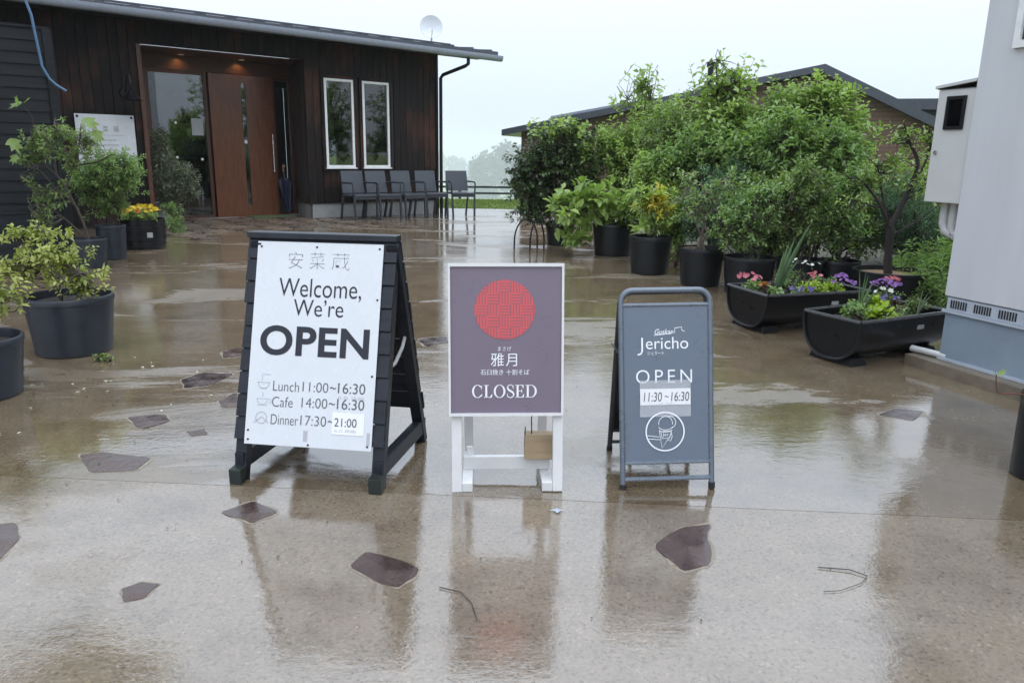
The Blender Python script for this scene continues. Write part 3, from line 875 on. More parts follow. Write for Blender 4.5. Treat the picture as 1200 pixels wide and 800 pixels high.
# roof: metal sheet rising to the back, ribs, gutter, downpipe
mb = MB()
def roof_z(t): return 3.13 + (0.62 - t) * 0.10
vs = []
for s_ in (-1.06, 11.3):
    for t_ in (0.62, -7.2):
        vs += [(s_, t_, roof_z(t_)), (s_, t_, roof_z(t_) - 0.075)]
mb.add(vs, [(0, 4, 6, 2), (1, 3, 7, 5), (0, 1, 5, 4), (2, 6, 7, 3), (0, 2, 3, 1), (4, 5, 7, 6)])
roof = mb.build('roof', 'roof_metal', B)
for k in range(26):
    s_ = -0.9 + k * 0.46
    MB().bar((s_, 0.61, roof_z(0.61) + 0.012), (s_, -7.1, roof_z(-7.1) + 0.012), 0.035, 0.024).build('roof_rib', 'roof_metal', roof)
MB().bar((-0.1, 0.35, roof_z(0.35) + 0.035), (11.2, 0.35, roof_z(0.35) + 0.035), 0.03, 0.03).build('snow_guard', 'roof_metal', roof)
bbox('eave_soffit', 'black_siding', -1.0, 11.2, 0.03, 0.60, 3.02, 3.045)
# gutter trough: half-round section swept along the eave, slight fall
prof = [(0.0, 0.0)] + [(0.06 - 0.06 * math.cos(R_(a)), -0.075 * math.sin(R_(a)) - 0.03) for a in range(0, 181, 20)] + [(0.12, 0.0), (0.112, 0.0)] + [(0.06 + 0.052 * math.cos(R_(a)), -0.065 * math.sin(R_(a)) - 0.03) for a in range(0, 181, 20)] + [(0.008, 0.0)]
mb = MB(); n = len(prof)
for s_, dz in ((-1.1, 0.0), (11.3, 0.07)):
    mb.v += [(s_, 0.615 + a, 3.045 + dz + b) for a, b in prof]
mb.f += [(i, (i + 1) % n, n + (i + 1) % n, n + i) for i in range(n)]
mb.f += [tuple(range(n))[::-1], tuple(range(n, 2 * n))]
gut = mb.build('gutter', 'gutter_metal', B, smooth=True)
for k in range(20):
    s_ = -0.8 + k * 0.6
    MB().box(s_ - 0.01, s_ + 0.01, 0.60, 0.74, 3.045 + 0.005 * k * 0.6, 3.055 + 0.005 * k * 0.6).build('gutter_bracket', 'roof_metal', gut)
MB().tube([(-0.28, 0.675, 2.95), (-0.28, 0.675, 2.84), (-0.25, 0.62, 2.80), (-0.09, 0.12, 2.66), (-0.085, 0.05, 2.60), (-0.085, 0.045, 1.3), (-0.085, 0.045, 0.0)], 0.034, 10).build('downpipe', 'black_metal', B, smooth=True)
# wall lamp with a curved neck
wl_ = MB().lathe([(0.0, 0.02), (0.075, 0.02), (0.085, 0.0)], 16).build('wall_lamp', 'black_metal', B, loc=(5.66, -0.018, 1.98), rot=(R_(-90), 0, 0))
MB().tube([(0, 0.0, 0.0), (0, -0.14, 0.10), (0.0, -0.24, 0.17), (0.0, -0.24, 0.28), (0, -0.12, 0.34), (0, 0.0, 0.30)], 0.016, 8).build('lamp_arm', 'black_metal', wl_, smooth=True)
MB().lathe([(0.03, 0.02), (0.07, -0.05), (0.16, -0.12), (0.165, -0.125), (0.07, -0.07), (0.03, -0.02)], 20).build('lamp_shade', 'black_metal', wl_, loc=(0.0, -0.02, 0.28), rot=(R_(90), 0, 0), smooth=True)
for sx in (4.52, 3.50):      # the two small lit lamps over the door
    L = bpy.data.lights.new('downlight_glow', 'SPOT'); L.energy = 3; L.color = (1.0, 0.55, 0.22); L.spot_size = R_(150); L.spot_blend = 0.8; L.shadow_soft_size = 0.03
    lo = bpy.data.objects.new('downlight_glow', L); COL.objects.link(lo); lo.parent = B; lo.location = (sx, -0.95, 2.68)

# ---- satellite dish on the roof
dx, dy = FP(-0.62, -1.0)
ds = thing('satellite_dish', 'small white satellite dish on the restaurant roof', 'satellite dish', (dx, dy, roof_z(-1.0)))
MB().tube([(0, 0, -0.02), (0, 0, 0.28), (0, -0.05, 0.33)], 0.018, 8).build('mast', 'pvc', ds)
prof = [(r, 0.16 * (r / 0.235) ** 2 * 0.35) for r in (0.0, 0.06, 0.12, 0.18, 0.235)] + [(0.235, 0.066), (0.18, 0.045), (0.12, 0.026), (0.0, 0.012)]
MB().lathe(prof, 28).build('reflector', 'dish_white', ds, loc=(0, -0.08, 0.38), rot=(R_(78), 0, R_(12)), smooth=True)
MB().tube([(0, -0.06, 0.17), (0.04, -0.28, 0.22), (0.05, -0.33, 0.32)], 0.008, 6).build('feed_arm', 'pvc', ds)

# ---- white sign board on the wall
wx, wy = FP(5.985, 0.0)
ws = thing('wall_sign', 'white menu board fixed to the dark wall left of the door', 'sign', (wx, wy, 0.82), TH)
MB().box(-0.395, 0.405, 0.02, 0.034, 0.0, 0.845).build('panel', 'white_panel', ws, bevel=0.002)
pl = [o for o in ws.children][0]
hold = bpy.data.objects.new('print', None); COL.objects.link(hold); hold.parent = ws; hold.location = (0, 0.0365, 0); hold.rotation_euler = (R_(90), 0, R_(180))
for c, x0 in (('安', -0.20), ('菜', -0.05), ('蔵', 0.10)):
    lettering(c, (x0, x0 + 0.075, 0.60, 0.68), 'ink_soft', hold, offset=-0.012)
m = MB()
m.ribbon([(-0.24, 0.55), (0.25, 0.55)], 0.006)
for k in range(5): m.ribbon([(-0.24, 0.48 - 0.07 * k), (0.12 + 0.03 * (k % 2), 0.48 - 0.07 * k)], 0.016)
m.build('printed_line', 'ink_pale', hold, fix=False)
MB().ribbon([(0.24, 0.12), (0.29, 0.12)], 0.05).build('seal', 'pink_print', hold, fix=False)
for sx, sz in ((-0.36, 0.81), (0.37, 0.81), (-0.36, 0.035), (0.37, 0.035)):
    MB().lathe([(0.0, 0.0), (0.018, 0.0), (0.018, 0.006), (0, 0.006)], 12).build('bolt', 'black_metal', ws, loc=(sx, 0.034, sz), rot=(R_(-90), 0, 0))

# ---- blue hose hanging from the eave
o = MB().tube([(-5.3, 8.30, 2.80), (-5.08, 8.45, 2.77), (-5.07, 8.46, 2.66), (-5.04, 8.48, 2.52), (-5.03, 8.49, 2.35), (-5.02, 8.5, 2.19), (-5.01, 8.51, 2.02), (-4.97, 8.54, 1.9), (-4.93, 8.58, 1.84), (-4.86, 8.64, 1.78)], 0.013, 8).build('hose', 'hose_blue', smooth=True)
tag(o, 'blue hose hanging down in front of the black shed', 'hose')

# ---- black lap-siding shed at the far left
SX, SY = -5.02, 8.66
sh = thing('black_shed', 'black shed wall of horizontal lapped boards at the left edge', 'shed', (SX, SY, 0), TH)
MB().box(0.0, 7.5, -1.6, -0.02, -0.05, 2.36).build('wall', 'room_dark', sh)
np_ = 20; ph = 2.40 / np_
plank = MB().add([(0, 0.0, 0), (7.5, 0.0, 0), (7.5, 0.022, 0), (0, 0.022, 0), (0, 0.0, ph + 0.012), (7.5, 0.0, ph + 0.012), (7.5, 0.006, ph + 0.012), (0, 0.006, ph + 0.012)],
                 [(0, 3, 2, 1), (4, 5, 6, 7), (0, 1, 5, 4), (2, 3, 7, 6), (0, 4, 7, 3), (1, 2, 6, 5)])
pm = plank.mesh('plank'); pm.materials.append(MATS['black_siding'])
for k in range(np_):
    link('plank', pm, None, sh, loc=(-0.04 + 0.012 * ((k * 7) % 3), 0.0 + 0.001 * (k % 2), k * ph), rot=(R_(0.4 * ((k % 3) - 1)), 0, 0))
MB().box(-0.045, 0.04, 0.026, 0.042, 0.0, 2.40).build('corner_trim', 'black_siding', sh)
MB().box(-0.03, 7.56, -1.66, 0.03, 2.402, 2.43).build('roof', 'black_siding', sh)

# ---- green door mat
mx, my = FP(3.18, -0.72)
o = MB().box(-0.40, 0.40, -0.20, 0.20, 0.012, 0.030).build('door_mat', 'mat_green', loc=(mx, my, 0), rot=(0, 0, TH), bevel=0.005)
tag(o, 'green door mat on the stones in front of the entrance', 'mat')

# ================================================================== BROWN HOUSE BEHIND THE SHRUBS
A_ = Vector((-0.4, 23.0)); Bd = Vector((9.6, -3.0)).normalized(); Bn = Vector((Bd.y, -Bd.x))   # Bn points to the camera side
if Bn.y > 0: Bn = -Bn
hb = thing('brown_house', 'low brown-walled house with dark gable roof behind the shrubs', 'building', (A_.x, A_.y, -0.6), math.atan2(Bd.y, Bd.x))
# local x along the gable wall (0 = far left eave), y away from the camera, z from -0.6
Z = 0.6
F0, F1, F2 = (0.0, 1.87 + Z), (8.60, 3.52 + Z), (12.2, 1.78 + Z)
wall_poly = [(0.5, -1.5), (11.8, -1.5), (11.8, F2[1] - 0.02), (8.6, F1[1] - 0.2), (0.5, F0[1] - 0.08)]
mb = MB(); n = 5
mb.v += [(x, 0.35, z) for x, z in wall_poly] + [(x, 7.0, z) for x, z in wall_poly]
mb.f += [tuple(range(n)), tuple(range(n, 2 * n))[::-1]] + [(i, n + i, n + (i + 1) % n, (i + 1) % n) for i in range(n)]
mb.build('wall', 'brown_siding', hb)
def roof_slab(p, q, th, y0, y1, name, mat):
    m = MB()
    m.v += [(p[0], y0, p[1]), (q[0], y0, q[1]), (q[0], y1, q[1]), (p[0], y1, p[1]), (p[0], y0, p[1] - th), (q[0], y0, q[1] - th), (q[0], y1, q[1] - th), (p[0], y1, p[1] - th)]
    m.f += [(0, 1, 2, 3), (7, 6, 5, 4), (0, 4, 5, 1), (1, 5, 6, 2), (2, 6, 7, 3), (3, 7, 4, 0)]
    return m.build(name, mat, hb)
roof_slab(F0, F1, 0.17, 0.0, 7.4, 'roof', 'roof_metal')
roof_slab(F1, F2, 0.24, 0.0, 7.4, 'roof', 'roof_metal')
roof_slab((1.3, F0[1] + 0.40), (4.2, F0[1] + 0.90), 0.07, 0.6, 3.4, 'roof_sheet', 'gutter_metal')
MB().tube([(5.75, 0.6, 2.6 + Z), (5.75, 0.6, 3.55 + Z)], 0.08, 14).build('flue', 'black_metal', hb)
MB().tube([(5.75, 0.6, 3.55 + Z), (5.75, 0.6, 3.68 + Z)], 0.12, 14).build('flue_cap', 'black_metal', hb)
an = thing('dark_annex', 'flat-roofed dark annex to the right of the brown gable', 'building', (10.6, 21.6, -0.6), math.atan2(Bd.y, Bd.x))
MB().box(-0.6, 6.0, 0.0, 5.0, -0.9, 3.1).build('wall', 'annex_dark', an)
MB().box(-0.85, 6.3, -0.3, 5.3, 3.1, 3.38).build('roof', 'roof_metal', an)

# ================================================================== PALE BUILDING ON THE RIGHT
RB = thing('pale_building', 'tall pale grey panelled building on a blue-grey base at the right', 'building', (2.485, 4.34, 0), math.atan2(-0.937, 0.349))
# local x runs along the wall towards the camera, +y into the building
MB().box(0.0, 5.2, 0.0, 4.0, 0.447, 5.2).build('wall', 'ivory_wall', RB, bevel=0.004)
MB().box(0.012, 5.19, 0.014, 3.99, 0.072, 0.446).build('base', 'blue_grey_base', RB)
MB().box(-0.004, 5.2, -0.002, 0.012, 0.352, 0.366).build('ledge', 'pale_grey_trim', RB)
MB().box(0.006, 5.2, 0.004, 0.0135, 0.072, 0.088).build('skirting', 'pale_grey_trim', RB)
MB().box(0.02, 5.2, 0.005, 0.0135, 0.368, 0.440).build('vent_strip', 'pale_grey_trim', RB)
vs_ = [c for c in RB.children if c.name.startswith('vent_strip')][0]
k = 0; x = 0.045
slot = MB().box(0, 0.0075, 0.0015, 0.0048, 0.382, 0.428).mesh('slot'); slot.materials.append(MATS['rubber'])
while x < 1.6:
    link('slot', slot, None, vs_, loc=(x, 0, 0))
    k += 1; x += 0.0155 if k % 7 else 0.055
MB().box(-0.15, 5.4, -0.072, 4.2, -0.05, 0.07).build('plinth', 'plinth_concrete', RB, bevel=0.006)
wd = bpy.data.objects.new('window', None); COL.objects.link(wd); wd.parent = RB
frame_rect('frame', 'window_white', 0.187, 1.35, -0.022, 0.02, 1.76, 2.75, 0.035, wd)
MB().box(0.222, 1.315, -0.006, -0.002, 1.795, 2.715).build('pane', 'window_glass', wd)
MB().box(0.0, 5.2, -0.003, 0.002, 5.2, 5.21).build('coping', 'pale_grey_trim', RB)
# meter box on the rear wall, its side in view
mbx = thing('meter_box', 'pale grey meter box with dark glazed window on the building corner', 'meter box', (2.485, 4.34, 0.963), math.atan2(-0.937, 0.349))
MB().box(-0.245, -0.004, 0.012, 0.42, 0.0, 0.625).build('case', 'box_grey', mbx, bevel=0.006)
MB().add([(-0.262, 0.0, 0.630), (-0.004, 0.0, 0.655), (-0.004, 0.43, 0.655), (-0.262, 0.43, 0.630), (-0.262, 0.0, 0.645), (-0.004, 0.0, 0.672), (-0.004, 0.43, 0.672), (-0.262, 0.43, 0.645)],
         [(3, 2, 1, 0), (4, 5, 6, 7), (0, 1, 5, 4), (1, 2, 6, 5), (2, 3, 7, 6), (3, 0, 4, 7)]).build('lid', 'box_grey', mbx)
MB().box(-0.25, -0.004, 0.006, 0.42, 0.6255, 0.6295).build('lid_line', 'black_metal', mbx)  # thin dark strip running just under the lid
mw = frame_rect('window_frame', 'black_metal', -0.178, -0.055, 0.002, 0.0115, 0.405, 0.585, 0.018, mbx)
MB().box(-0.16, -0.073, 0.006, 0.0105, 0.423, 0.567).build('pane', 'window_glass', mbx)
MB().box(-0.16, -0.073, 0.0107, 0.0117, 0.423, 0.567).build('meter_face', 'black_plastic', mbx)
MB().tube([(-0.21, 0.004, 0.28), (-0.21, 0.0125, 0.28)], 0.011, 10).build('lock', 'steel', mbx)
MB().box(-0.252, -0.244, 0.06, 0.09, 0.38, 0.42).build('hinge', 'steel', mbx)
for xx, z1 in ((-0.165, -0.18), (-0.105, -0.20)):
    MB().tube([(xx, 0.10, 0.01), (xx, 0.10, z1 + 0.06), (xx + 0.02, 0.10, z1 + 0.015), (xx + 0.06, 0.10, z1), (-0.0, 0.10, z1)], 0.026, 10).build('conduit', 'pvc', mbx, smooth=True)
o = MB().tube([(2.53, 4.30, 0.092), (2.47, 4.42, 0.092), (2.425, 4.50, 0.092)], 0.02, 10).build('drain_pipe', 'pvc', smooth=True)
tag(o, 'white plastic drain pipe lying on the plinth by the trough', 'pipe')

# ---- tall broadleaf tree standing left of the view (seen mirrored in the wet concrete)
# ================================================================== SIGN BOARDS
def in_plane(lean, a, b, d=0.0, rear=False, y0=0.0):
    """point on a leaning plane: a across, b up the slope, d out of its face"""
    c, s = math.cos(lean), math.sin(lean)
    if not rear: return Vector((a, y0 + b * s - d * c, b * c + d * s))
    return Vector((a, y0 - b * s + d * c, b * c + d * s))

# ---- black A-board with the white opening-hours panel
LW = R_(17)
sw = thing('a_board', 'black slatted A-board with a white OPEN opening-hours panel', 'sign', (-0.747, 2.583, 0), R_(-7.36))
RF, RRr = (R_(90) - LW, 0, 0), (R_(-90) + LW, 0, 0)
HW = 0.285; SL = 0.925; NS = 9; DEP = 0.573; SK = 0.035
rd = random.Random(8)
for rear in (False, True):
    y0 = DEP if rear else 0.0
    for sx in (-1, 1):
        m = MB(); a = sx * (HW - 0.022) + (SK if rear else 0)
        p, q = in_plane(LW, a, 0.0, -0.035, rear, y0), in_plane(LW, a - (SK * 0.8 if rear else 0), SL - 0.01, -0.035, rear, y0)
        p.z = 0.0
        m.bar(p, q, 0.044, 0.042, up=(0, 1, 0))
        m.build('leg', 'black_slat', sw, bevel=0.002)
    for k in range(NS):
        b1 = SL - 0.004 - k * 0.0845; b0 = b1 - 0.080
        e0, e1 = rd.uniform(-0.004, 0.004), rd.uniform(-0.004, 0.004)
        m = MB().add([(-HW + e0, b0, -0.013), (HW + e1, b0, -0.013), (HW + e1, b1, -0.013), (-HW + e0, b1, -0.013), (-HW + e0, b0, 0.002), (HW + e1, b0, 0.002), (HW + e1, b1, -0.004), (-HW + e0, b1, -0.004)],
                     [(3, 2, 1, 0), (4, 5, 6, 7), (0, 1, 5, 4), (1, 2, 6, 5), (2, 3, 7, 6), (3, 0, 4, 7)])
        o = m.build('slat', 'black_slat', sw, bevel=0.0015, loc=(SK * (0.25 + 0.08 * k) if rear else 0, y0, 0), rot=(RF if not rear else (R_(90) - LW, 0, R_(180))))
for sx in (-1, 1):
    MB().bar((sx * (HW - 0.02), 0.03, 0.075), (sx * (HW - 0.02) + SK, DEP - 0.03, 0.075), 0.036, 0.062).build('side_rail', 'black_slat', sw, bevel=0.003)
    MB().box(sx * (HW - 0.02) - 0.024, sx * (HW - 0.02) + 0.024, -0.012, 0.055, 0.0, 0.058).build('foot', 'algae_foot', sw, bevel=0.004)
MB().box(-HW - 0.004, HW + 0.004, 0.255, 0.318, SL * math.cos(LW) - 0.006, SL * math.cos(LW) + 0.016).build('top_cap', 'slate_plastic', sw, bevel=0.003)
sp, sq = in_plane(LW, HW - 0.03, 0.44, -0.05), in_plane(LW, HW - 0.004, 0.54, -0.03, True, DEP)
MB().tube([sp, sp.lerp(sq, 0.35) + Vector((0.01, 0, -0.022)), sp.lerp(sq, 0.7) + Vector((0.01, 0, -0.012)), sq], 0.007, 8).build('strap', 'strap_grey', sw, smooth=True)
pn = MB().box(-0.246, 0.240, 0.149, 0.905, 0.0035, 0.0065).build('panel', 'white_panel', sw, rot=RF, bevel=0.001)
ZT = 0.0075
for c, x0, x1 in (('安', -0.122, -0.066), ('菜', -0.039, 0.020), ('蔵', 0.046, 0.115)):
    lettering(c, (x0, x1, 0.806, 0.868), 'ink_soft', pn, ZT, offset=-0.024)
lettering('Welcome,', (-0.152, 0.166, 0.690, 0.769), 'ink', pn, ZT, offset=-0.004)
lettering("We’re", (-0.090, 0.102, 0.630, 0.692), 'ink', pn, ZT, offset=-0.004)
lettering('OPEN', (-0.211, 0.208, 0.480, 0.592), 'ink', pn, ZT, offset=0.028, spacing=1.05)
rows = [(0.346, 'Lunch', '11:00', '16:30'), (0.288, 'Cafe', '14:00', '16:30'), (0.223, 'Dinner', '17:30', '21:00')]
for b, word, t0, t1 in rows:
    x1 = {'Lunch': -0.048, 'Cafe': -0.068, 'Dinner': -0.043}[word]
    lettering(word, (-0.148, x1, b + 0.003, b + 0.040), 'ink_soft', pn, ZT, offset=-0.010)
    lettering(t0, (-0.034, 0.064, b + 0.006, b + 0.042), 'ink_soft', pn, ZT, offset=-0.010)
    lettering('~', (0.070, 0.093, b + 0.020, b + 0.029), 'ink_soft', pn, ZT)
    if word != 'Dinner':
        lettering(t1, (0.101, 0.204, b + 0.007, b + 0.045), 'ink_soft', pn, ZT, offset=-0.002)
        lettering('(L.O. 15:30)', (0.104, 0.202, b - 0.017, b - 0.003), 'ink_pale', pn, ZT)
patch = MB().box(0.087, 0.208, 0.203, 0.283, 0.0072, 0.0085).build('patch', 'paper', pn)
lettering('21:00', (0.096, 0.180, 0.232, 0.263), 'ink_soft', pn, 0.0095)
lettering('(L.O. 20:30)', (0.098, 0.178, 0.210, 0.222), 'ink_pale', pn, 0.0095)
m = MB()     # bowl with chopsticks, cup, bell-jar icons
m.ribbon(arc(-0.185, 0.378, 0.022, 180, 360, 12), 0.0022); m.ribbon([(-0.21, 0.378), (-0.16, 0.378)], 0.0022); m.ribbon([(-0.192, 0.385), (-0.192, 0.408), (-0.16, 0.408)], 0.0022); m.ribbon([(-0.198, 0.356), (-0.172, 0.356)], 0.0022)
m.build('bowl_icon', 'ink_pale', pn, loc=(0, 0, ZT), fix=False)
m = MB()
m.ribbon(arc(-0.186, 0.318, 0.021, 180, 360, 12), 0.0022); m.ribbon([(-0.207, 0.318), (-0.165, 0.318)], 0.0022); m.ribbon(arc(-0.160, 0.310, 0.008, -90, 90, 6), 0.0022); m.ribbon([(-0.188, 0.325), (-0.184, 0.334), (-0.188, 0.342)], 0.0022); m.ribbon([(-0.205, 0.294), (-0.167, 0.294)], 0.0022)
m.build('cup_icon', 'ink_pale', pn, loc=(0, 0, ZT), fix=False)
m = MB()
m.ribbon(arc(-0.186, 0.248, 0.021, 0, 360, 20), 0.003, closed=False); m.ribbon([(-0.215, 0.228), (-0.19, 0.246), (-0.186, 0.252)], 0.003); m.ribbon([(-0.157, 0.228), (-0.178, 0.246), (-0.186, 0.252)], 0.003)
m.build('dinner_icon', 'ink_pale', pn, loc=(0, 0, ZT), fix=False)
for a, b, w, h in ((-0.012, 0.19, 0.016, 0.040), (0.226, 0.192, 0.012, 0.046)):
    MB().box(a - w / 2, a + w / 2, b - h / 2, b + h / 2, 0.0067, 0.0073).build('tape_mark', 'ink_pale', pn)
for a, b in ((-0.231, 0.885), (-0.015, 0.888), (0.225, 0.888), (0.228, 0.70), (0.226, 0.42), (0.224, 0.165), (0.0, 0.158), (-0.232, 0.166), (-0.234, 0.20)):
    MB().lathe([(0, 0.0035), (0.003, 0.003), (0.0042, 0.0)], 10).build('screw', 'black_metal', pn, loc=(a, b, 0.0066))

# ---- white-framed sign with the brown panel
LB = R_(8); RFb = (R_(90) - LB, 0, 0)
sb = thing('framed_sign', 'white wooden stand sign with brown panel and red woven disc reading CLOSED', 'sign', (-0.008, 2.573, 0), R_(2.1))
sb.rotation_euler = (0, -0.010, R_(2.1))
for sx in (-1, 1):
    cx = sx * 0.1835
    p, q = in_plane(LB, cx, 0.0, -0.018), in_plane(LB, cx, 0.82, -0.018); p.z = 0
    MB().bar(p, q, 0.036, 0.030, up=(0, 1, 0)).build('leg', 'white_paint', sb, bevel=0.002)
    fx = sx * 0.146
    MB().box(fx - 0.019, fx + 0.019, 0.005, 0.36, 0.002, 0.036).build('foot_bar', 'white_paint', sb, bevel=0.002)
    MB().bar((fx, 0.335, 0.036), (fx, 0.135, 0.76), 0.034, 0.026, up=(0, 1, 0)).build('rear_leg', 'white_paint', sb, bevel=0.002)
MB().box(-0.163, 0.163, 0.128, 0.150, 0.037, 0.088).build('cross_bar', 'white_paint', sb, bevel=0.002)
MB().box(-0.150, -0.128, 0.148, 0.162, 0.037, 0.12).build('cleat', 'white_paint', sb, bevel=0.002)
fr = MB(); T0, T1 = -0.002, 0.018
fr.box(-0.2095, 0.2005, 0.287, 0.297, T0, T1); fr.box(-0.2095, 0.2005, 0.820, 0.832, T0, T1)
fr.box(-0.2095, -0.2025, 0.297, 0.820, T0, T1); fr.box(0.1925, 0.2005, 0.297, 0.820, T0, T1)
fr.build('frame', 'white_paint', sb, rot=RFb)
bp = MB().box(-0.2025, 0.1925, 0.297, 0.820, 0.000, 0.010).build('panel', 'brown_panel', sb, rot=RFb)
disc = MB(); disc.poly([(0.1075 * math.cos(2 * math.pi * k / 64), 0.106 * math.sin(2 * math.pi * k / 64), 0) for k in range(64)])
disc.build('woven_disc', 'red_weave', bp, loc=(-0.010, 0.668, 0.0115), fix=False)
ZB = 0.0115
lettering('まさげ', (-0.034, 0.013, 0.521, 0.537), 'white_print', bp, ZB, spacing=1.3)
lettering('雅月', (-0.060, 0.034, 0.466, 0.514), 'white_print', bp, ZB, spacing=1.12)
lettering('石臼挽き 十割そば', (-0.096, 0.078, 0.435, 0.455), 'white_print', bp, ZB)
# serif capitals, drawn stroke by stroke
def serif_word(x0, x1, y0, y1):
    h = 1.0; st, th = 0.15, 0.05
    m = MB(); x = 0.0
    def ell(cx, w, a0, a1, n=26):
        out = [(cx + (w / 2) * math.cos(R_(a0 + (a1 - a0) * i / n)), 0.5 + 0.52 * math.sin(R_(a0 + (a1 - a0) * i / n))) for i in range(n + 1)]
        inn = [(cx + (w / 2 - st) * math.cos(R_(a0 + (a1 - a0) * i / n)), 0.5 + (0.52 - th) * math.sin(R_(a0 + (a1 - a0) * i / n))) for i in range(n + 1)]
        vs = [(px, py, 0) for px, py in out] + [(px, py, 0) for px, py in inn]
        m.add(vs, [(i, i + 1, n + 2 + i, n + 1 + i) for i in range(n)])
    def rect(a, b, c, d): m.add([(a, c, 0), (b, c, 0), (b, d, 0), (a, d, 0)], [(0, 1, 2, 3)])
    def tri(*p): m.add([(a, b, 0) for a, b in p], [tuple(range(len(p)))])
    # C
    ell(x + 0.42, 0.84, 42, 318); tri((x + 0.69, 0.66), (x + 0.74, 0.66), (x + 0.76, 0.98), (x + 0.70, 0.90)); tri((x + 0.66, 0.18), (x + 0.74, 0.10), (x + 0.78, 0.28), (x + 0.74, 0.28)); x += 0.90
    # L
    rect(x + 0.10, x + 0.10 + st, 0, 1); rect(x, x + 0.37, 0.955, 1.0); rect(x, x + 0.60, 0, 0.05); tri((x + 0.45, 0.05), (x + 0.60, 0.05), (x + 0.645, 0.27), (x + 0.60, 0.27)); x += 0.74
    # O
    ell(x + 0.44, 0.88, 0, 360, 40); x += 0.97
    # S
    pts = [(0.50, 0.80), (0.42, 0.96), (0.27, 1.0), (0.13, 0.93), (0.08, 0.76), (0.16, 0.62), (0.30, 0.52), (0.45, 0.42), (0.54, 0.26), (0.47, 0.08), (0.30, 0.0), (0.14, 0.06), (0.06, 0.22)]
    sp_ = []
    for i in range(len(pts) - 1):
        for k in range(5):
            t = k / 5; p0 = pts[max(i - 1, 0)]; p1 = pts[i]; p2 = pts[i + 1]; p3 = pts[min(i + 2, len(pts) - 1)]
            sp_.append(tuple(0.5 * ((2 * p1[j]) + (-p0[j] + p2[j]) * t + (2 * p0[j] - 5 * p1[j] + 4 * p2[j] - p3[j]) * t * t + (-p0[j] + 3 * p1[j] - 3 * p2[j] + p3[j]) * t ** 3) for j in range(2)))
    sp_.append(pts[-1]); nn = len(sp_)
    wds = [0.055 + 0.10 * math.exp(-((i / nn - 0.5) / 0.2) ** 2) for i in range(nn)]
    m.ribbon([(x + p[0], p[1]) for p in sp_], wds); tri((x + 0.47, 0.70), (x + 0.52, 0.70), (x + 0.53, 1.0), (x + 0.48, 0.92)); tri((x + 0.04, 0.02), (x + 0.09, 0.10), (x + 0.09, 0.32), (x + 0.04, 0.32)); x += 0.66
    # E
    rect(x + 0.10, x + 0.10 + st, 0, 1); rect(x, x + 0.62, 0.95, 1.0); rect(x, x + 0.64, 0, 0.05); rect(x + 0.25, x + 0.48, 0.49, 0.54)
    tri((x + 0.50, 0.95), (x + 0.62, 0.95), (x + 0.625, 0.74), (x + 0.585, 0.74)); tri((x + 0.50, 0.05), (x + 0.64, 0.05), (x + 0.685, 0.28), (x + 0.64, 0.28)); tri((x + 0.44, 0.515), (x + 0.48, 0.37), (x + 0.52, 0.37), (x + 0.52, 0.66), (x + 0.48, 0.66)); x += 0.77
    # D
    rect(x + 0.10, x + 0.10 + st, 0, 1); rect(x, x + 0.42, 0.95, 1.0); rect(x, x + 0.42, 0, 0.05)
    n = 22; a_ = [(x + 0.40 + 0.46 * math.cos(R_(90 - 180 * i / n)), 0.5 + 0.5 * math.sin(R_(90 - 180 * i / n))) for i in range(n + 1)]
    b_ = [(x + 0.40 + (0.46 - st) * math.cos(R_(90 - 180 * i / n)), 0.5 + 0.45 * math.sin(R_(90 - 180 * i / n))) for i in range(n + 1)]
    m.add([(p[0], p[1], 0) for p in a_ + b_], [(i, i + 1, n + 2 + i, n + 1 + i) for i in range(n)]); x += 0.88
    m.v = [(x0 + v[0] / x * (x1 - x0), y0 + v[1] * (y1 - y0), 0) for v in m.v]
    return m
serif_word(-0.127, 0.106, 0.353, 0.399).build('lettering', 'white_print', bp, loc=(0, 0, ZB), fix=False)
wb = thing('weight_block', 'tan wooden weight block on the cross bar of the CLOSED sign', 'block', (0.118, 2.69, 0.091), R_(2.1))
MB().box(-0.066, 0.066, -0.022, 0.022, 0.0, 0.100).build('block', 'tan_block', wb, bevel=0.004)
MB().tube([(-0.040, -0.012, 0.098), (-0.042, -0.010, 0.16), (-0.030, 0.02, 0.20), (-0.020, 0.03, 0.24)], 0.0022, 6).build('cord', 'rubber', wb)
MB().tube([(-0.0645, -0.018, 0.05), (-0.0645, -0.018, 0.13)], 0.002, 5).build('hook', 'black_metal', wb)

# ---- grey tubular sign
LJ = R_(12); RFj = (R_(90) - LJ, 0, 0)
sj = thing('tube_sign', 'grey tubular steel stand sign with ice cream cone emblem reading OPEN', 'sign', (0.586, 2.628, 0), R_(3.3))
sj.rotation_euler = (0, -0.022, R_(3.3))
def hoop(w, top, rc, b0=0.0):
    pts = [(-w, b0), (-w, b0 + 0.3), (-w, top - rc)] + [(-w + rc - rc * math.cos(R_(a)), top - rc + rc * math.sin(R_(a))) for a in range(15, 91, 15)]
    pts += [(-p[0], p[1]) for p in pts[::-1]]
    return pts
TR = 0.0105
MB().tube([in_plane(LJ, a, b) + Vector((0, 0, 0.004 if b == 0 else 0)) for a, b in hoop(0.1665, 0.737, 0.045)], TR, 10).build('front_frame', 'grey_tube', sj, smooth=True)
for b in (0.683, 0.100, 0.040):
    MB().tube([in_plane(LJ, -0.1665, b), in_plane(LJ, 0.1665, b)], 0.0075 if b > 0.05 else 0.009, 8).build('cross_tube', 'grey_tube', sj, smooth=True)
DJ = 0.386; XJ = 0.018
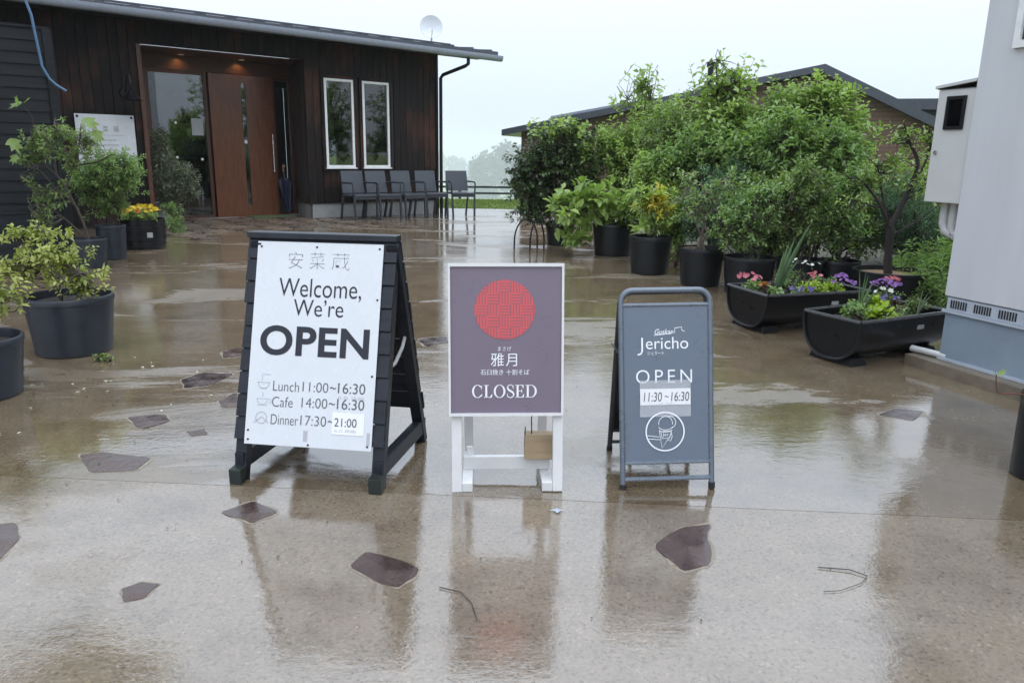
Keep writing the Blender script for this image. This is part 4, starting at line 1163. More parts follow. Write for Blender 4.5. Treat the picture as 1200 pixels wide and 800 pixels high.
MB().tube([in_plane(LJ, a + XJ, b, 0, True, DJ) + Vector((0, 0, 0.004 if b == 0 else 0)) for a, b in hoop(0.1665, 0.715, 0.045)], TR, 10).build('rear_frame', 'dark_tube', sj, smooth=True)
for b in (0.10, 0.045):
    MB().tube([in_plane(LJ, -0.1665 + XJ, b, 0, True, DJ), in_plane(LJ, 0.1665 + XJ, b, 0, True, DJ)], 0.008, 8).build('cross_tube', 'dark_tube', sj, smooth=True)
MB().box(-0.156, 0.156, 0.105, 0.66, -0.003, 0.001).build('rear_panel', 'black_plastic', sj, loc=(XJ, DJ, 0), rot=(R_(90) - LJ, 0, R_(180)))
for a in (-0.095, 0.065):
    MB().bar(in_plane(LJ, a, 0.112, -0.006), in_plane(LJ, a + 0.028, 0.045, 0.0, True, DJ), 0.022, 0.008, up=(1, 0, 0)).build('floor_brace', 'dark_tube', sj)
for sx in (-1, 1):
    for rear in (False, True):
        q = in_plane(LJ, sx * 0.1665 + (XJ if rear else 0), 0.0, 0, rear, DJ if rear else 0)
        MB().tube([(q.x, q.y, 0.0), (q.x, q.y + (-0.003 if rear else 0.003), 0.022)], 0.0128, 10).build('rubber_foot', 'rubber', sj)
MB().tube([in_plane(LJ, -0.168, 0.5, -0.01), in_plane(LJ, -0.168, 0.5, 0.0, True, DJ)], 0.004, 6).build('stay', 'dark_tube', sj)
jp = MB().box(-0.160, 0.160, 0.104, 0.680, -0.002, 0.002).build('panel', 'grey_panel', sj, rot=RFj)
ZJ = 0.0032
lettering('ericho', (-0.075, 0.083, 0.520, 0.564), 'white_print', jp, ZJ, offset=-0.002)
MB().ribbon([(-0.089, 0.563), (-0.089, 0.514), (-0.093, 0.504), (-0.106, 0.500)], 0.0062).build('lettering', 'white_print', jp, loc=(0, 0, ZJ), fix=False)
lettering('Guskar', (-0.042, 0.028, 0.574, 0.594), 'white_print', jp, ZJ, shear=0.3, offset=0.006).rotation_euler = (0, 0, 0)
m = MB(); m.ribbon([(-0.045, 0.571), (0.0, 0.575), (0.032, 0.581), (0.034, 0.597), (0.058, 0.600), (0.060, 0.588), (0.070, 0.584)], 0.0026)
m.build('lettering', 'white_print', jp, loc=(0, 0, ZJ), fix=False)
lettering('ジェラート', (-0.070, -0.008, 0.499, 0.512), 'white_print', jp, ZJ)
lettering('OPEN', (-0.113, 0.096, 0.394, 0.444), 'white_print', jp, ZJ, spacing=1.35, offset=-0.006)
MB().box(-0.100, 0.090, 0.270, 0.405, 0.0045, 0.0050).build('plastic_sleeve', 'plastic_sleeve', jp)
MB().box(-0.099, 0.089, 0.314, 0.374, 0.0054, 0.0060).build('hours_slip', 'paper', jp)
for body, x0, x1 in (('11:30', -0.086, -0.018), ('~', -0.008, 0.008), ('16:30', 0.016, 0.084)):
    lettering(body, (x0, x1, 0.327, 0.361) if body != '~' else (x0, x1, 0.341, 0.348), 'ink_soft', jp, 0.0066, shear=0.12)
lettering('L.O. 16:00', (-0.03, 0.02, 0.317, 0.322), 'ink_pale', jp, 0.0066)
m = MB(); cx, cy = -0.0075, 0.215
m.ribbon(arc(cx, cy, 0.071, 0, 354, 48), 0.0052, closed=True)
m.build('emblem_ring', 'white_print', jp, loc=(0, 0, 0.0056), fix=False)
m = MB(); W_ = 0.0023
m.ribbon([(cx - 0.022, cy + 0.004), (cx - 0.012, cy - 0.062), (cx + 0.022, cy - 0.010)], W_)
m.ribbon(arc(cx + 0.002, cy + 0.030, 0.026, -10, 190, 18), W_); m.ribbon(arc(cx + 0.002, cy + 0.020, 0.026, 190, 350, 14, 0.014), W_)
m.ribbon(arc(cx + 0.018, cy + 0.034, 0.022, -70, 110, 12), W_); m.ribbon(arc(cx + 0.002, cy + 0.008, 0.025, 190, 350, 14, 0.010), W_)
m.ribbon([(cx - 0.066, cy - 0.014), (cx - 0.022, cy - 0.020)], W_); m.ribbon([(cx - 0.062, cy - 0.026), (cx - 0.019, cy - 0.030)], W_)
m.ribbon([(cx + 0.022, cy + 0.004), (cx + 0.026, cy - 0.020), (cx + 0.020, cy - 0.036), (cx + 0.010, cy - 0.030)], W_)
m.ribbon([(cx - 0.016, cy + 0.000), (cx + 0.020, cy + 0.002), (cx + 0.018, cy - 0.024), (cx - 0.012, cy - 0.026), (cx - 0.016, cy + 0.000)], W_)
m.build('cone_emblem', 'white_print', jp, loc=(0, 0, 0.0058), fix=False)
lettering('Jer', (cx - 0.010, cx + 0.014, cy - 0.021, cy - 0.005), 'white_print', jp, 0.0058)

# ================================================================== CHAIRS
def make_chair():
    t = thing('armchair', 'x', 'chair', group='grey chairs along the restaurant wall')
    # origin: midpoint between the front feet; +y points to the back of the chair
    MB().box(-0.23, 0.23, 0.0, 0.44, 0.425, 0.455).build('seat', 'woven_resin', t, bevel=0.012)
    m = MB(); nz = 5
    for i in range(nz + 1):
        f_ = i / nz; z = 0.47 + 0.385 * f_; y = 0.43 + 0.075 * f_; bow = 0.022
        for x_, yy in ((-0.225 + 0.012 * f_, 0), (-0.11, bow), (0.11, bow), (0.225 - 0.012 * f_, 0)):
            m.v.append((x_, y + yy, z))
    for i in range(nz + 1):
        f_ = i / nz; z = 0.47 + 0.385 * f_; y = 0.43 + 0.075 * f_ + 0.022; bow = 0.022
        for x_, yy in ((-0.225 + 0.012 * f_, 0), (-0.11, bow), (0.11, bow), (0.225 - 0.012 * f_, 0)):
            m.v.append((x_, y + yy, z))
    k = 4 * (nz + 1)
    for i in range(nz):
        for j in range(3):
            a = i * 4 + j; m.f += [(a, a + 1, a + 5, a + 4), (k + a, k + a + 4, k + a + 5, k + a + 1)]
        m.f += [(i * 4, i * 4 + 4, k + i * 4 + 4, k + i * 4), (i * 4 + 3, k + i * 4 + 3, k + i * 4 + 7, i * 4 + 7)]
    for j in range(3):
        m.f += [(j, k + j, k + j + 1, j + 1), (nz * 4 + j, nz * 4 + j + 1, k + nz * 4 + j + 1, k + nz * 4 + j)]
    m.build('backrest', 'woven_resin', t, smooth=True)
    for sx in (-1, 1):
        m = MB(); m.bar((sx * 0.215, 0.005, 0.0), (sx * 0.225, 0.035, 0.43), 0.032, 0.036, up=(0, 1, 0)); m.build('leg', 'dark_resin', t, bevel=0.003)
        m = MB(); m.bar((sx * 0.215, 0.53, 0.0), (sx * 0.225, 0.42, 0.44), 0.032, 0.036, up=(0, 1, 0)); m.build('leg', 'dark_resin', t, bevel=0.003)
        MB().tube([(sx * 0.232, 0.05, 0.43), (sx * 0.236, 0.035, 0.55), (sx * 0.238, 0.045, 0.635), (sx * 0.238, 0.085, 0.655), (sx * 0.238, 0.30, 0.655), (sx * 0.225, 0.455, 0.655)], 0.016, 8).build('armrest', 'dark_resin', t, smooth=True)
    MB().box(-0.22, 0.22, 0.012, 0.035, 0.375, 0.424).build('apron', 'dark_resin', t)
    return t
simple('dark_resin', (0.034, 0.039, 0.048), 0.38, var=0.15)
ch0 = make_chair()
CH = [(-2.591, 13.607, 41.4, 'grey resin armchair nearest the door, first in the row along the wall'),
      (-2.203, 13.883, 44, 'second grey resin armchair from the door along the wall'),
      (-1.797, 14.21, 44, 'middle grey resin armchair of the row along the wall'),
      (-1.435, 14.583, 36, 'fourth grey resin armchair from the door, at the wall corner'),
      (-0.965, 14.90, 22, 'grey resin armchair standing past the wall corner before the meadow')]
for i, (x, y, a, lb) in enumerate(CH):
    c = ch0 if i == 0 else copy_tree(ch0)
    c.location = (x, y, 0); c.rotation_euler = (0, 0, R_(a)); c['label'] = lb

# ================================================================== ENTRANCE BITS
ux, uy = FP(2.83, -0.72)
um = thing('closed_umbrella', 'furled navy umbrella leaning beside the entrance', 'umbrella', (ux, uy, 0.004), TH)
lean = Matrix.Rotation(R_(9), 4, 'X')
def lp(p): return lean @ Vector(p)
MB().tube([lp((0, 0, 0.0)), lp((0, 0, 0.80))], 0.006, 6).build('shaft', 'steel', um)
m = MB(); seg = 16
for i, (r, z) in enumerate([(0.008, 0.05), (0.03, 0.15), (0.055, 0.32), (0.085, 0.50), (0.098, 0.60), (0.09, 0.63), (0.03, 0.64)]):
    for k in range(seg):
        rr = r * (1.0 if k % 2 else 0.72); a = 2 * math.pi * k / seg + z * 0.8
        m.v.append(lp((rr * math.cos(a), rr * math.sin(a), z + (0.03 if k % 2 == 0 and i > 3 else 0))))
for i in range(6):
    for k in range(seg): m.f.append((i * seg + k, i * seg + (k + 1) % seg, (i + 1) * seg + (k + 1) % seg, (i + 1) * seg + k))
m.build('canopy', 'umbrella_navy', um)
MB().tube([lp((0, 0, 0.78)), lp((0, 0, 0.86)), lp((0, 0.02, 0.89)), lp((0, 0.045, 0.88)), lp((0, 0.05, 0.85))], 0.011, 8).build('handle', 'pale_wood', um, smooth=True)
MB().lathe([(0.0, 0.0), (0.006, 0.0), (0.008, 0.05)], 8).build('tip', 'steel', um)

um.scale = (1.3, 1.3, 1.05)
# small wooden stool seen through the entrance glass
sx_, sy_ = FP(4.62, -1.55)
stl = thing('wooden_stool', 'pale wooden stool with red cushion behind the entrance glass', 'stool', (sx_, sy_, 0.02), TH)
for a, b in ((-1, -1), (1, -1), (-1, 1), (1, 1)):
    MB().bar((a * 0.21, b * 0.17, 0), (a * 0.15, b * 0.13, 0.43), 0.04, 0.04).build('leg', 'pale_wood', stl)
MB().box(-0.2, 0.2, -0.17, 0.17, 0.43, 0.46).build('seat', 'pale_wood', stl, bevel=0.006)
MB().box(-0.19, 0.19, -0.16, 0.16, 0.461, 0.50).build('cushion', 'cushion_red', stl, bevel=0.015)
# dark brown counter and post inside
cx_, cy_ = FP(4.6, -3.2)
ct = thing('counter', 'brown wooden counter inside behind the entrance glass', 'counter', (cx_, cy_, 0.02), TH)
MB().box(-0.9, 0.9, -0.25, 0.25, 0, 0.95).build('body', 'frame_wood', ct); MB().box(-0.95, 0.95, -0.3, 0.3, 0.95, 0.99).build('top', 'lintel_wood', ct)
MB().box(-0.25, -0.10, -0.5, -0.35, 0, 2.65).build('post', 'lintel_wood', ct)
# ================================================================== PLANTS
def potted(name, label, x, y, R, h, mat='black_plastic', taper=0.84, soil='soil', group='potted plants'):
    t = thing(name, label, 'plant', (x, y, 0), group=group)
    rb = R * taper
    p = MB().lathe([(0.001, 0.0), (rb - 0.006, 0.0), (rb, 0.006), (R * 0.975, h * 0.88), (R * 0.95, h * 0.99), (R * 0.93, h * 0.99), (R * 0.90, h * 0.80), (0.001, h * 0.78)], 40).build('pot', mat, t, smooth=True)
    MB().lathe([(R * 0.978, h * 0.885), (R * 1.0, h * 0.90), (R * 1.0, h * 0.985), (R * 0.985, h), (R * 0.94, h), (R * 0.935, h * 0.97)], 40).build('rim', mat, p, smooth=True)
    m = MB(); rd = random.Random(int(abs(x) * 97 + y * 31))
    prof = [(R * 0.905 * k / 6, h * 0.86 + 0.02 * (1 - k / 6) + rd.uniform(-0.006, 0.006)) for k in range(7)]
    prof[0] = (0.001, prof[0][1])
    m.lathe(prof, 24).build('soil', soil, t, smooth=True)
    return t

# ---------- left side
t = potted('potted_shrub', 'yellow-green shrub in a slate pot cut by the left edge', -2.63, 3.60, 0.22, 0.295, 'slate_plastic')
plant_parts(t, [(-2.50, 3.58, 0.52, 0.17, 0.17, 0.17), (-2.58, 3.55, 0.40, 0.12, 0.12, 0.1)], (-2.63, 3.60, 0.26), 75, 9, 0.042, 0.022, 'leaf_yellow', 101, 0.10, 0.5, stem_r=0.006)
t = potted('potted_shrub', 'yellow-green variegated shrub in the big slate pot on the left', -2.65, 4.48, 0.245, 0.346, 'slate_plastic')
plant_parts(t, [(-2.72, 4.46, 0.58, 0.26, 0.20, 0.10), (-2.84, 4.48, 0.72, 0.23, 0.16, 0.07), (-2.52, 4.36, 0.47, 0.24, 0.15, 0.085), (-2.62, 4.38, 0.58, 0.16, 0.14, 0.09), (-2.92, 4.40, 0.50, 0.16, 0.15, 0.09)], (-2.65, 4.48, 0.30), 215, 9, 0.040, 0.022, 'leaf_yellow', 102, 0.10, 0.35, stem_r=0.006, detail=True)
t = potted('potted_tree', 'twisted small tree in a dark pot before the black shed', -4.34, 7.81, 0.17, 0.296, 'slate_plastic')
def branchy(root, paths, mat, name='branch'):
    loc = Vector(root.location); out = []
    for pts, r0, r1 in paths:
        m = MB(); pts = [Vector(p) - loc for p in pts]
        fine = []
        for i in range(len(pts) - 1):
            for k in range(4):
                tt = k / 4; p0, p1, p2, p3 = pts[max(i - 1, 0)], pts[i], pts[i + 1], pts[min(i + 2, len(pts) - 1)]
                fine.append(0.5 * (2 * p1 + (p2 - p0) * tt + (2 * p0 - 5 * p1 + 4 * p2 - p3) * tt ** 2 + (3 * p1 - p0 - 3 * p2 + p3) * tt ** 3))
        fine.append(pts[-1]); n = len(fine)
        out += [tuple(q + loc) for q in fine[n // 4:]]
        m.tube(fine, [r0 + (r1 - r0) * i / (n - 1) for i in range(n)], 7)
        m.build(name, mat, root, smooth=True)
    return out
nodes = branchy(t, [([(-4.34, 7.81, 0.25), (-4.37, 7.8, 0.45), (-4.45, 7.78, 0.70), (-4.58, 7.8, 0.92), (-4.75, 7.8, 1.05), (-4.85, 7.75, 1.10)], 0.014, 0.004),
            ([(-4.40, 7.8, 0.58), (-4.52, 7.75, 0.75), (-4.66, 7.72, 0.78), (-4.78, 7.7, 0.70)], 0.011, 0.004),
            ([(-4.50, 7.8, 0.80), (-4.40, 7.82, 1.0), (-4.20, 7.85, 1.05), (-4.05, 7.85, 1.12), (-3.98, 7.8, 1.13)], 0.012, 0.004),
            ([(-4.58, 7.8, 0.92), (-4.62, 7.85, 1.15), (-4.55, 7.8, 1.32), (-4.52, 7.8, 1.50)], 0.011, 0.003),
            ([(-4.42, 7.8, 0.98), (-4.30, 7.75, 1.2), (-4.25, 7.75, 1.42)], 0.009, 0.003),
            ([(-4.70, 7.8, 1.02), (-4.78, 7.8, 1.25), (-4.72, 7.75, 1.45), (-4.75, 7.7, 1.56)], 0.008, 0.003),
            ([(-4.36, 7.8, 0.30), (-4.55, 7.78, 0.50), (-4.72, 7.75, 0.62), (-4.86, 7.72, 0.62)], 0.008, 0.003),
            ([(-4.58, 7.76, 0.78), (-4.72, 7.72, 0.98), (-4.88, 7.7, 0.92)], 0.007, 0.003)], 'bark')
plant_parts(t, [(-4.72, 7.8, 1.25, 0.20, 0.2, 0.20), (-4.55, 7.8, 1.35, 0.2, 0.2, 0.14), (-4.25, 7.8, 1.25, 0.22, 0.2, 0.16), (-4.82, 7.8, 0.75, 0.10, 0.1, 0.26), (-4.80, 7.75, 1.08, 0.16, 0.14, 0.16), (-4.42, 7.75, 1.12, 0.24, 0.15, 0.16), (-4.60, 7.72, 0.75, 0.2, 0.12, 0.18), (-4.75, 7.75, 0.5, 0.16, 0.12, 0.14)], (-4.34, 7.81, 0.3), 270, 7, 0.055, 0.024, 'leaf_mid', 103, 0.11, 0.2, stems=0, nodes_at=nodes, twig_r=0.0016, stem_mat='pale_bark', detail=True, edge=1.7)
# its few big bright lobed leaves
BL_V = [(0, 0, 0), (0.28, 0.10, 0.02), (0.55, 0.34, 0.05), (0.30, 0.42, 0.03), (0.42, 0.78, 0.02), (0.12, 0.66, -0.01), (0.0, 1.0, -0.08), (-0.12, 0.66, -0.01), (-0.42, 0.78, 0.02), (-0.30, 0.42, 0.03), (-0.55, 0.34, 0.05), (-0.28, 0.10, 0.02), (0, 0.45, -0.04)]
def big_leaf(root, pos, d, size, mat='leaf_bright', up=(0.2, -0.6, 1)):
    d = Vector(d).normalized(); x = d.cross(Vector(up)).normalized(); z = x.cross(d)
    vs = [Vector(pos) - Vector(root.location) + x * (v[0] * size * 0.72) + d * (v[1] * size) + z * (v[2] * size) for v in BL_V]
    m = MB().add(vs, [(i, (i + 1) % 12, 12) for i in range(12)])
    o = m.build('leaf', mat, root, smooth=True, fix=False)
    a = o.data.attributes.new('tint', 'FLOAT', 'FACE'); a.data.foreach_set('value', [0.35 + 0.3 * random.Random(size).random()] * 12)
for p, d, s in [((-4.72, 7.62, 1.60), (-0.9, -0.2, -0.35), 0.15), ((-4.70, 7.62, 1.60), (0.8, -0.3, 0.5), 0.10), ((-4.76, 7.62, 1.58), (0.2, -0.5, 0.9), 0.10), ((-4.14, 7.60, 1.47), (0.75, -0.2, -0.55), 0.20), ((-4.05, 7.60, 1.36), (0.5, -0.2, -0.9), 0.16), ((-4.88, 7.62, 1.27), (0.6, -0.3, -0.8), 0.19), ((-4.83, 7.6, 1.12), (-0.2, -0.5, -0.9), 0.12)]:
    big_leaf(t, p, d, s)
t = potted('potted_shrub', 'feathery green shrub in a slate pot beside the flower barrel', -4.43, 8.43, 0.155, 0.373, 'slate_plastic')
plant_parts(t, [(-4.38, 8.38, 0.92, 0.38, 0.34, 0.27), (-4.20, 8.32, 0.98, 0.24, 0.25, 0.22), (-4.62, 8.38, 0.80, 0.22, 0.25, 0.2), (-4.42, 8.40, 0.62, 0.24, 0.2, 0.16)], (-4.43, 8.43, 0.33), 620, 13, 0.056, 0.018, 'leaf_fresh', 104, 0.15, 0.25, stem_r=0.008)

# half barrel of yellow flowers
def round_barrel(x, y, R, h):
    t = thing('flower_barrel', 'black half-barrel planter of yellow and orange flowers by the wall', 'planter', (x, y, 0))
    b = MB().lathe([(0.001, 0), (R * 0.90, 0), (R * 0.97, h * 0.3), (R, h * 0.6), (R * 0.99, h), (R * 0.93, h), (R * 0.93, h * 0.85), (0.001, h * 0.85)], 40).build('tub', 'barrel_plastic', t, smooth=True)
    for zz in (0.18, 0.38, 0.72):
        rr = R * (0.945 if zz < 0.2 else 0.985 if zz < 0.5 else 1.0)
        MB().lathe([(rr - 0.002, h * zz - 0.018), (rr + 0.007, h * zz - 0.016), (rr + 0.007, h * zz + 0.016), (rr - 0.002, h * zz + 0.018)], 40).build('hoop', 'black_metal', b, smooth=True)
    a = math.atan2(-y, -x) + 0.25
    MB().box(-0.032, 0.032, -0.004, 0.004, -0.03, 0.03).build('tag', 'strap_grey', b, loc=(math.cos(a) * R * 1.005, math.sin(a) * R * 1.005, h * 0.5), rot=(0, 0, a + R_(90)))
    MB().lathe([(0.001, h * 0.90), (R * 0.5, h * 0.89), (R * 0.93, h * 0.87)], 24).build('soil', 'soil', t)
    return t
t = round_barrel(-4.54, 9.41, 0.251, 0.361)
plant_parts(t, [(-4.54, 9.38, 0.42, 0.22, 0.22, 0.09)], (-4.54, 9.41, 0.32), 130, 8, 0.045, 0.022, 'leaf_bright', 105, 0.08, 0.5, stem_r=0.004)
def blossoms(root, ells, n, size, mat, seed, name='flowers', petals=6, face=(0, -0.6, 0.8)):
    rg = np.random.default_rng(seed); P, D_, U_, L_, W_, T_ = [], [], [], [], [], []
    for k in range(n):
        e = ells[rg.integers(len(ells))]; q = rg.normal(0, 1, 3); q /= np.linalg.norm(q); q[2] = abs(q[2]) * 0.8 + 0.2
        c = np.array(e[:3]) + q * np.array(e[3:6]) * rg.uniform(0.8, 1.05)
        f = np.array(face) + rg.normal(0, .4, 3); f /= np.linalg.norm(f)
        a = np.cross(f, [1, 0, 0.1]); a /= np.linalg.norm(a); b = np.cross(f, a); tt = rg.random(); s = size * rg.uniform(.75, 1.2)
        for j in range(petals):
            an = 6.283 * j / petals; dd = a * math.cos(an) + b * math.sin(an) + f * 0.35
            P.append(c); D_.append(dd); U_.append(f); L_.append(s * .55); W_.append(s * .5); T_.append(tt)
    me = leaves_mesh(name, np.array(P), np.array(D_), np.array(U_), L_, W_, np.array(T_))
    me.transform(Matrix.Translation(-Vector(root.location)))
    link(name, me, mat, root, kind='stuff')
blossoms(t, [(-4.50, 9.36, 0.44, 0.20, 0.20, 0.08)], 60, 0.055, 'petal_yellow', 106)
blossoms(t, [(-4.62, 9.30, 0.42, 0.12, 0.16, 0.07)], 14, 0.055, 'petal_orange', 107)

t = potted('potted_olive', 'grey-green olive shrub in a pale wrapped pot left of the entrance glass', -5.80, 12.73, 0.19, 0.332, 'white_cloth')
plant_parts(t, [(-5.58, 12.5, 0.80, 0.32, 0.28, 0.42), (-5.66, 12.5, 1.25, 0.22, 0.2, 0.36), (-5.28, 12.4, 0.74, 0.30, 0.24, 0.30), (-5.60, 12.55, 0.45, 0.22, 0.2, 0.22)], (-5.80, 12.73, 0.28), 480, 14, 0.075, 0.018, 'leaf_olive', 108, 0.24, 0.7, stem_mat='pale_bark', stem_r=0.011)
t = thing('leafy_weed', 'green weed growing from the paving beside the flower barrel', 'plant', (-4.98, 11.3, 0))
plant_parts(t, [(-4.98, 11.3, 0.14, 0.15, 0.2, 0.14), (-5.10, 11.5, 0.30, 0.14, 0.16, 0.16), (-4.85, 11.1, 0.08, 0.12, 0.15, 0.08)], (-4.98, 11.3, 0.0), 170, 8, 0.05, 0.022, 'leaf_fresh', 109, 0.10, 0.6, stem_r=0.004)

# ---------- right side
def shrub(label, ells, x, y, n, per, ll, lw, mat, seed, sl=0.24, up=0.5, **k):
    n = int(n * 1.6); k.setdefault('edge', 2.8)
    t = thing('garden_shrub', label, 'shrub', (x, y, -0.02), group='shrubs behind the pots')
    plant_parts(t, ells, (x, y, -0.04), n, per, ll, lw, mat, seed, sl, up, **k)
    if sl > 0.21 and mat != 'leaf_misty':      # long airy new shoots standing out of the bush
        e2 = [(e[0], e[1], e[2] + e[5] * 0.45, e[3] * 0.95, e[4], e[5] * 0.75) for e in sorted(ells, key=lambda e: -e[2])[:2]]
        plant_parts(t, e2, (x, y, 0.2), max(10, n // 14), per + 2, ll * 1.1, lw * 1.1, 'leaf_bright', seed + 900, sl * 1.7, 1.3, droop=0.5, stems=2, stem_r=0.006, edge=3.0, leaf_name='spray')
    return t
t = potted('potted_shrub', 'big dense dark shrub with small leaves, tallest pot by the meadow', 0.63, 10.45, 0.20, 0.31)
plant_parts(t, [(0.42, 10.40, 0.98, 0.56, 0.5, 0.62), (0.70, 10.4, 1.30, 0.46, 0.45, 0.38), (0.30, 10.30, 0.52, 0.44, 0.4, 0.32), (0.92, 10.4, 0.85, 0.36, 0.4, 0.5), (0.10, 10.3, 0.85, 0.26, 0.3, 0.4)], (0.63, 10.45, 0.27), 760, 15, 0.062, 0.042, 'leaf_dark', 201, 0.26, 0.15, droop=0.5, stem_r=0.016, stems=5)
plant_parts(t, [(0.62, 10.35, 1.55, 0.42, 0.4, 0.18), (0.85, 10.3, 1.25, 0.3, 0.3, 0.25)], (0.63, 10.45, 0.5), 90, 9, 0.085, 0.05, 'leaf_bright', 202, 0.26, 0.7, stem_r=0.01, stems=2)
for k, (xx, yy, r) in enumerate([(0.16, 9.95, 0.16), (0.30, 9.75, 0.13)]):
    o = MB().tube([(-r, 0, 0)] + [(-r * math.cos(R_(a)), 0, 0.10 + 0.28 * math.sin(R_(a))) for a in range(0, 181, 15)] + [(r, 0, 0)], 0.011, 8).build('garden_hoop', 'black_metal', loc=(xx, yy, 0), rot=(0, 0, R_(20 + 25 * k)), smooth=True)
    tag(o, ['larger black metal hoop under the dark shrub', 'smaller black metal hoop in front, under the dark shrub'][k], 'plant hoop', 'black hoops under the shrub')
t = potted('potted_shrub', 'broad-leaved bright green plant in a black pot beside the dark shrub', 1.23, 9.48, 0.263, 0.384)
plant_parts(t, [(0.88, 9.40, 0.66, 0.42, 0.35, 0.30), (1.36, 9.40, 0.60, 0.30, 0.3, 0.34), (0.58, 9.25, 0.58, 0.28, 0.3, 0.24), (0.75, 9.2, 0.25, 0.25, 0.25, 0.16)], (1.23, 9.48, 0.33), 120, 7, 0.155, 0.085, 'leaf_bright', 203, 0.16, 0.5, droop=0.6, stem_r=0.012, detail=True, whorl=True)
t = potted('potted_shrub', 'small croton with yellow leaves in a black pot', 1.43, 8.00, 0.223, 0.389)
plant_parts(t, [(1.42, 7.98, 0.76, 0.19, 0.18, 0.15), (1.52, 7.98, 0.70, 0.14, 0.14, 0.10)], (1.43, 8.0, 0.34), 42, 9, 0.075, 0.026, 'leaf_gold', 204, 0.12, 0.5, stem_r=0.012, stem_mat='pale_bark', stems=1, detail=True)
plant_parts(t, [(1.36, 7.98, 0.72, 0.22, 0.2, 0.22), (1.56, 7.98, 0.62, 0.14, 0.14, 0.14), (1.48, 7.95, 0.50, 0.15, 0.15, 0.10)], (1.43, 8.0, 0.34), 45, 9, 0.085, 0.03, 'leaf_bright', 205, 0.12, 0.4, stem_r=0.006, stems=2, detail=True)
t = potted('potted_shrub', 'sparse twiggy shrub with pale leaves in a black pot', 1.80, 7.30, 0.216, 0.358)
plant_parts(t, [(1.70, 7.28, 0.86, 0.30, 0.28, 0.26), (1.60, 7.28, 1.05, 0.2, 0.2, 0.16), (1.95, 7.3, 0.95, 0.2, 0.2, 0.26)], (1.80, 7.30, 0.31), 80, 7, 0.060, 0.026, 'leaf_fresh', 206, 0.20, 0.6, stem_r=0.013, stem_mat='pale_bark', stems=4, twig_r=0.003)
o = stone([(1.60, 7.22), (1.70, 7.16), (1.76, 7.24), (1.66, 7.28)], 0.36, 'entrance_stone', None, 77)
o.name = 'rock'; o.location.z = 0.0; tag(o, 'grey stone lying on the soil of the twiggy shrub pot', 'stone')
o.data.transform(Matrix.Diagonal((1, 1, 0.16, 1))); o.location.z = 0.313
t = potted('potted_shrub', 'rounded mid-green shrub in a black pot behind the flower trough', 2.15, 6.94, 0.233, 0.326)
plant_parts(t, [(2.08, 6.92, 0.68, 0.31, 0.30, 0.30), (2.20, 6.92, 0.88, 0.22, 0.22, 0.2), (1.92, 6.9, 0.60, 0.18, 0.2, 0.18)], (2.15, 6.94, 0.28), 330, 11, 0.046, 0.024, 'leaf_fresh', 207, 0.15, 0.5, stem_r=0.009, stems=5)
t = potted('potted_shrub', 'upright leafy shrub in the black pot behind the left trough', 2.63, 7.00, 0.216, 0.307)
plant_parts(t, [(2.56, 6.98, 0.78, 0.28, 0.26, 0.36), (2.62, 6.98, 1.02, 0.22, 0.2, 0.24)], (2.63, 7.0, 0.26), 300, 11, 0.052, 0.028, 'leaf_mid', 208, 0.17, 0.6, stem_r=0.010, stems=4)
t = potted('potted_shrub', 'loose green shrub in the black pot left of the twisted tree', 3.01, 7.05, 0.196, 0.292)
plant_parts(t, [(2.98, 7.02, 0.74, 0.27, 0.26, 0.36), (3.05, 7.05, 1.00, 0.20, 0.2, 0.2)], (3.01, 7.05, 0.25), 230, 11, 0.055, 0.024, 'leaf_fresh', 209, 0.18, 0.7, stem_r=0.008, stems=5)

S = lambda *a: a
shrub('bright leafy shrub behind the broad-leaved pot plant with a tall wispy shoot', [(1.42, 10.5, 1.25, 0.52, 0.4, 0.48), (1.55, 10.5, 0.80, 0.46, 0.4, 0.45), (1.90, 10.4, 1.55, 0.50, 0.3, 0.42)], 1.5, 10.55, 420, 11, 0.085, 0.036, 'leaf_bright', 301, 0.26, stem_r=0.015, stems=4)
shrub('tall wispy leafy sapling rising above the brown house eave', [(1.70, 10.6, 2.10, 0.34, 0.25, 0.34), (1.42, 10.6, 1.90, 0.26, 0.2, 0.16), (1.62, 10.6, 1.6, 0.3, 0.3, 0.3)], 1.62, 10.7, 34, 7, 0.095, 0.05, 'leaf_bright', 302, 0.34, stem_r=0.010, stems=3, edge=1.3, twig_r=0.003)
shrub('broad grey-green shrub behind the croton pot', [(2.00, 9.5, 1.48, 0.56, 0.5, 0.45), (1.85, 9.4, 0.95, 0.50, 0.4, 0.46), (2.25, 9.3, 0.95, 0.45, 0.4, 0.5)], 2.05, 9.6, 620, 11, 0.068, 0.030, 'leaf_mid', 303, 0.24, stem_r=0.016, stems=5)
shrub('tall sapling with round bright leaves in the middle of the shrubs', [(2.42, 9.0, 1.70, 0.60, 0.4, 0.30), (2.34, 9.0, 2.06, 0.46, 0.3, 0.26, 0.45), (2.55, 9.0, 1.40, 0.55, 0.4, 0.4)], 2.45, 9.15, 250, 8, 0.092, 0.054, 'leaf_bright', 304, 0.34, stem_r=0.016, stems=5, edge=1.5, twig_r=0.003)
shrub('large bushy shrub left of the brown gable wall', [(2.88, 8.5, 1.50, 0.44, 0.4, 0.46), (2.80, 8.4, 1.0, 0.45, 0.4, 0.45), (3.05, 8.6, 1.75, 0.3, 0.3, 0.28)], 2.9, 8.6, 520, 11, 0.072, 0.036, 'leaf_mid', 305, 0.25, stem_r=0.016, stems=5)
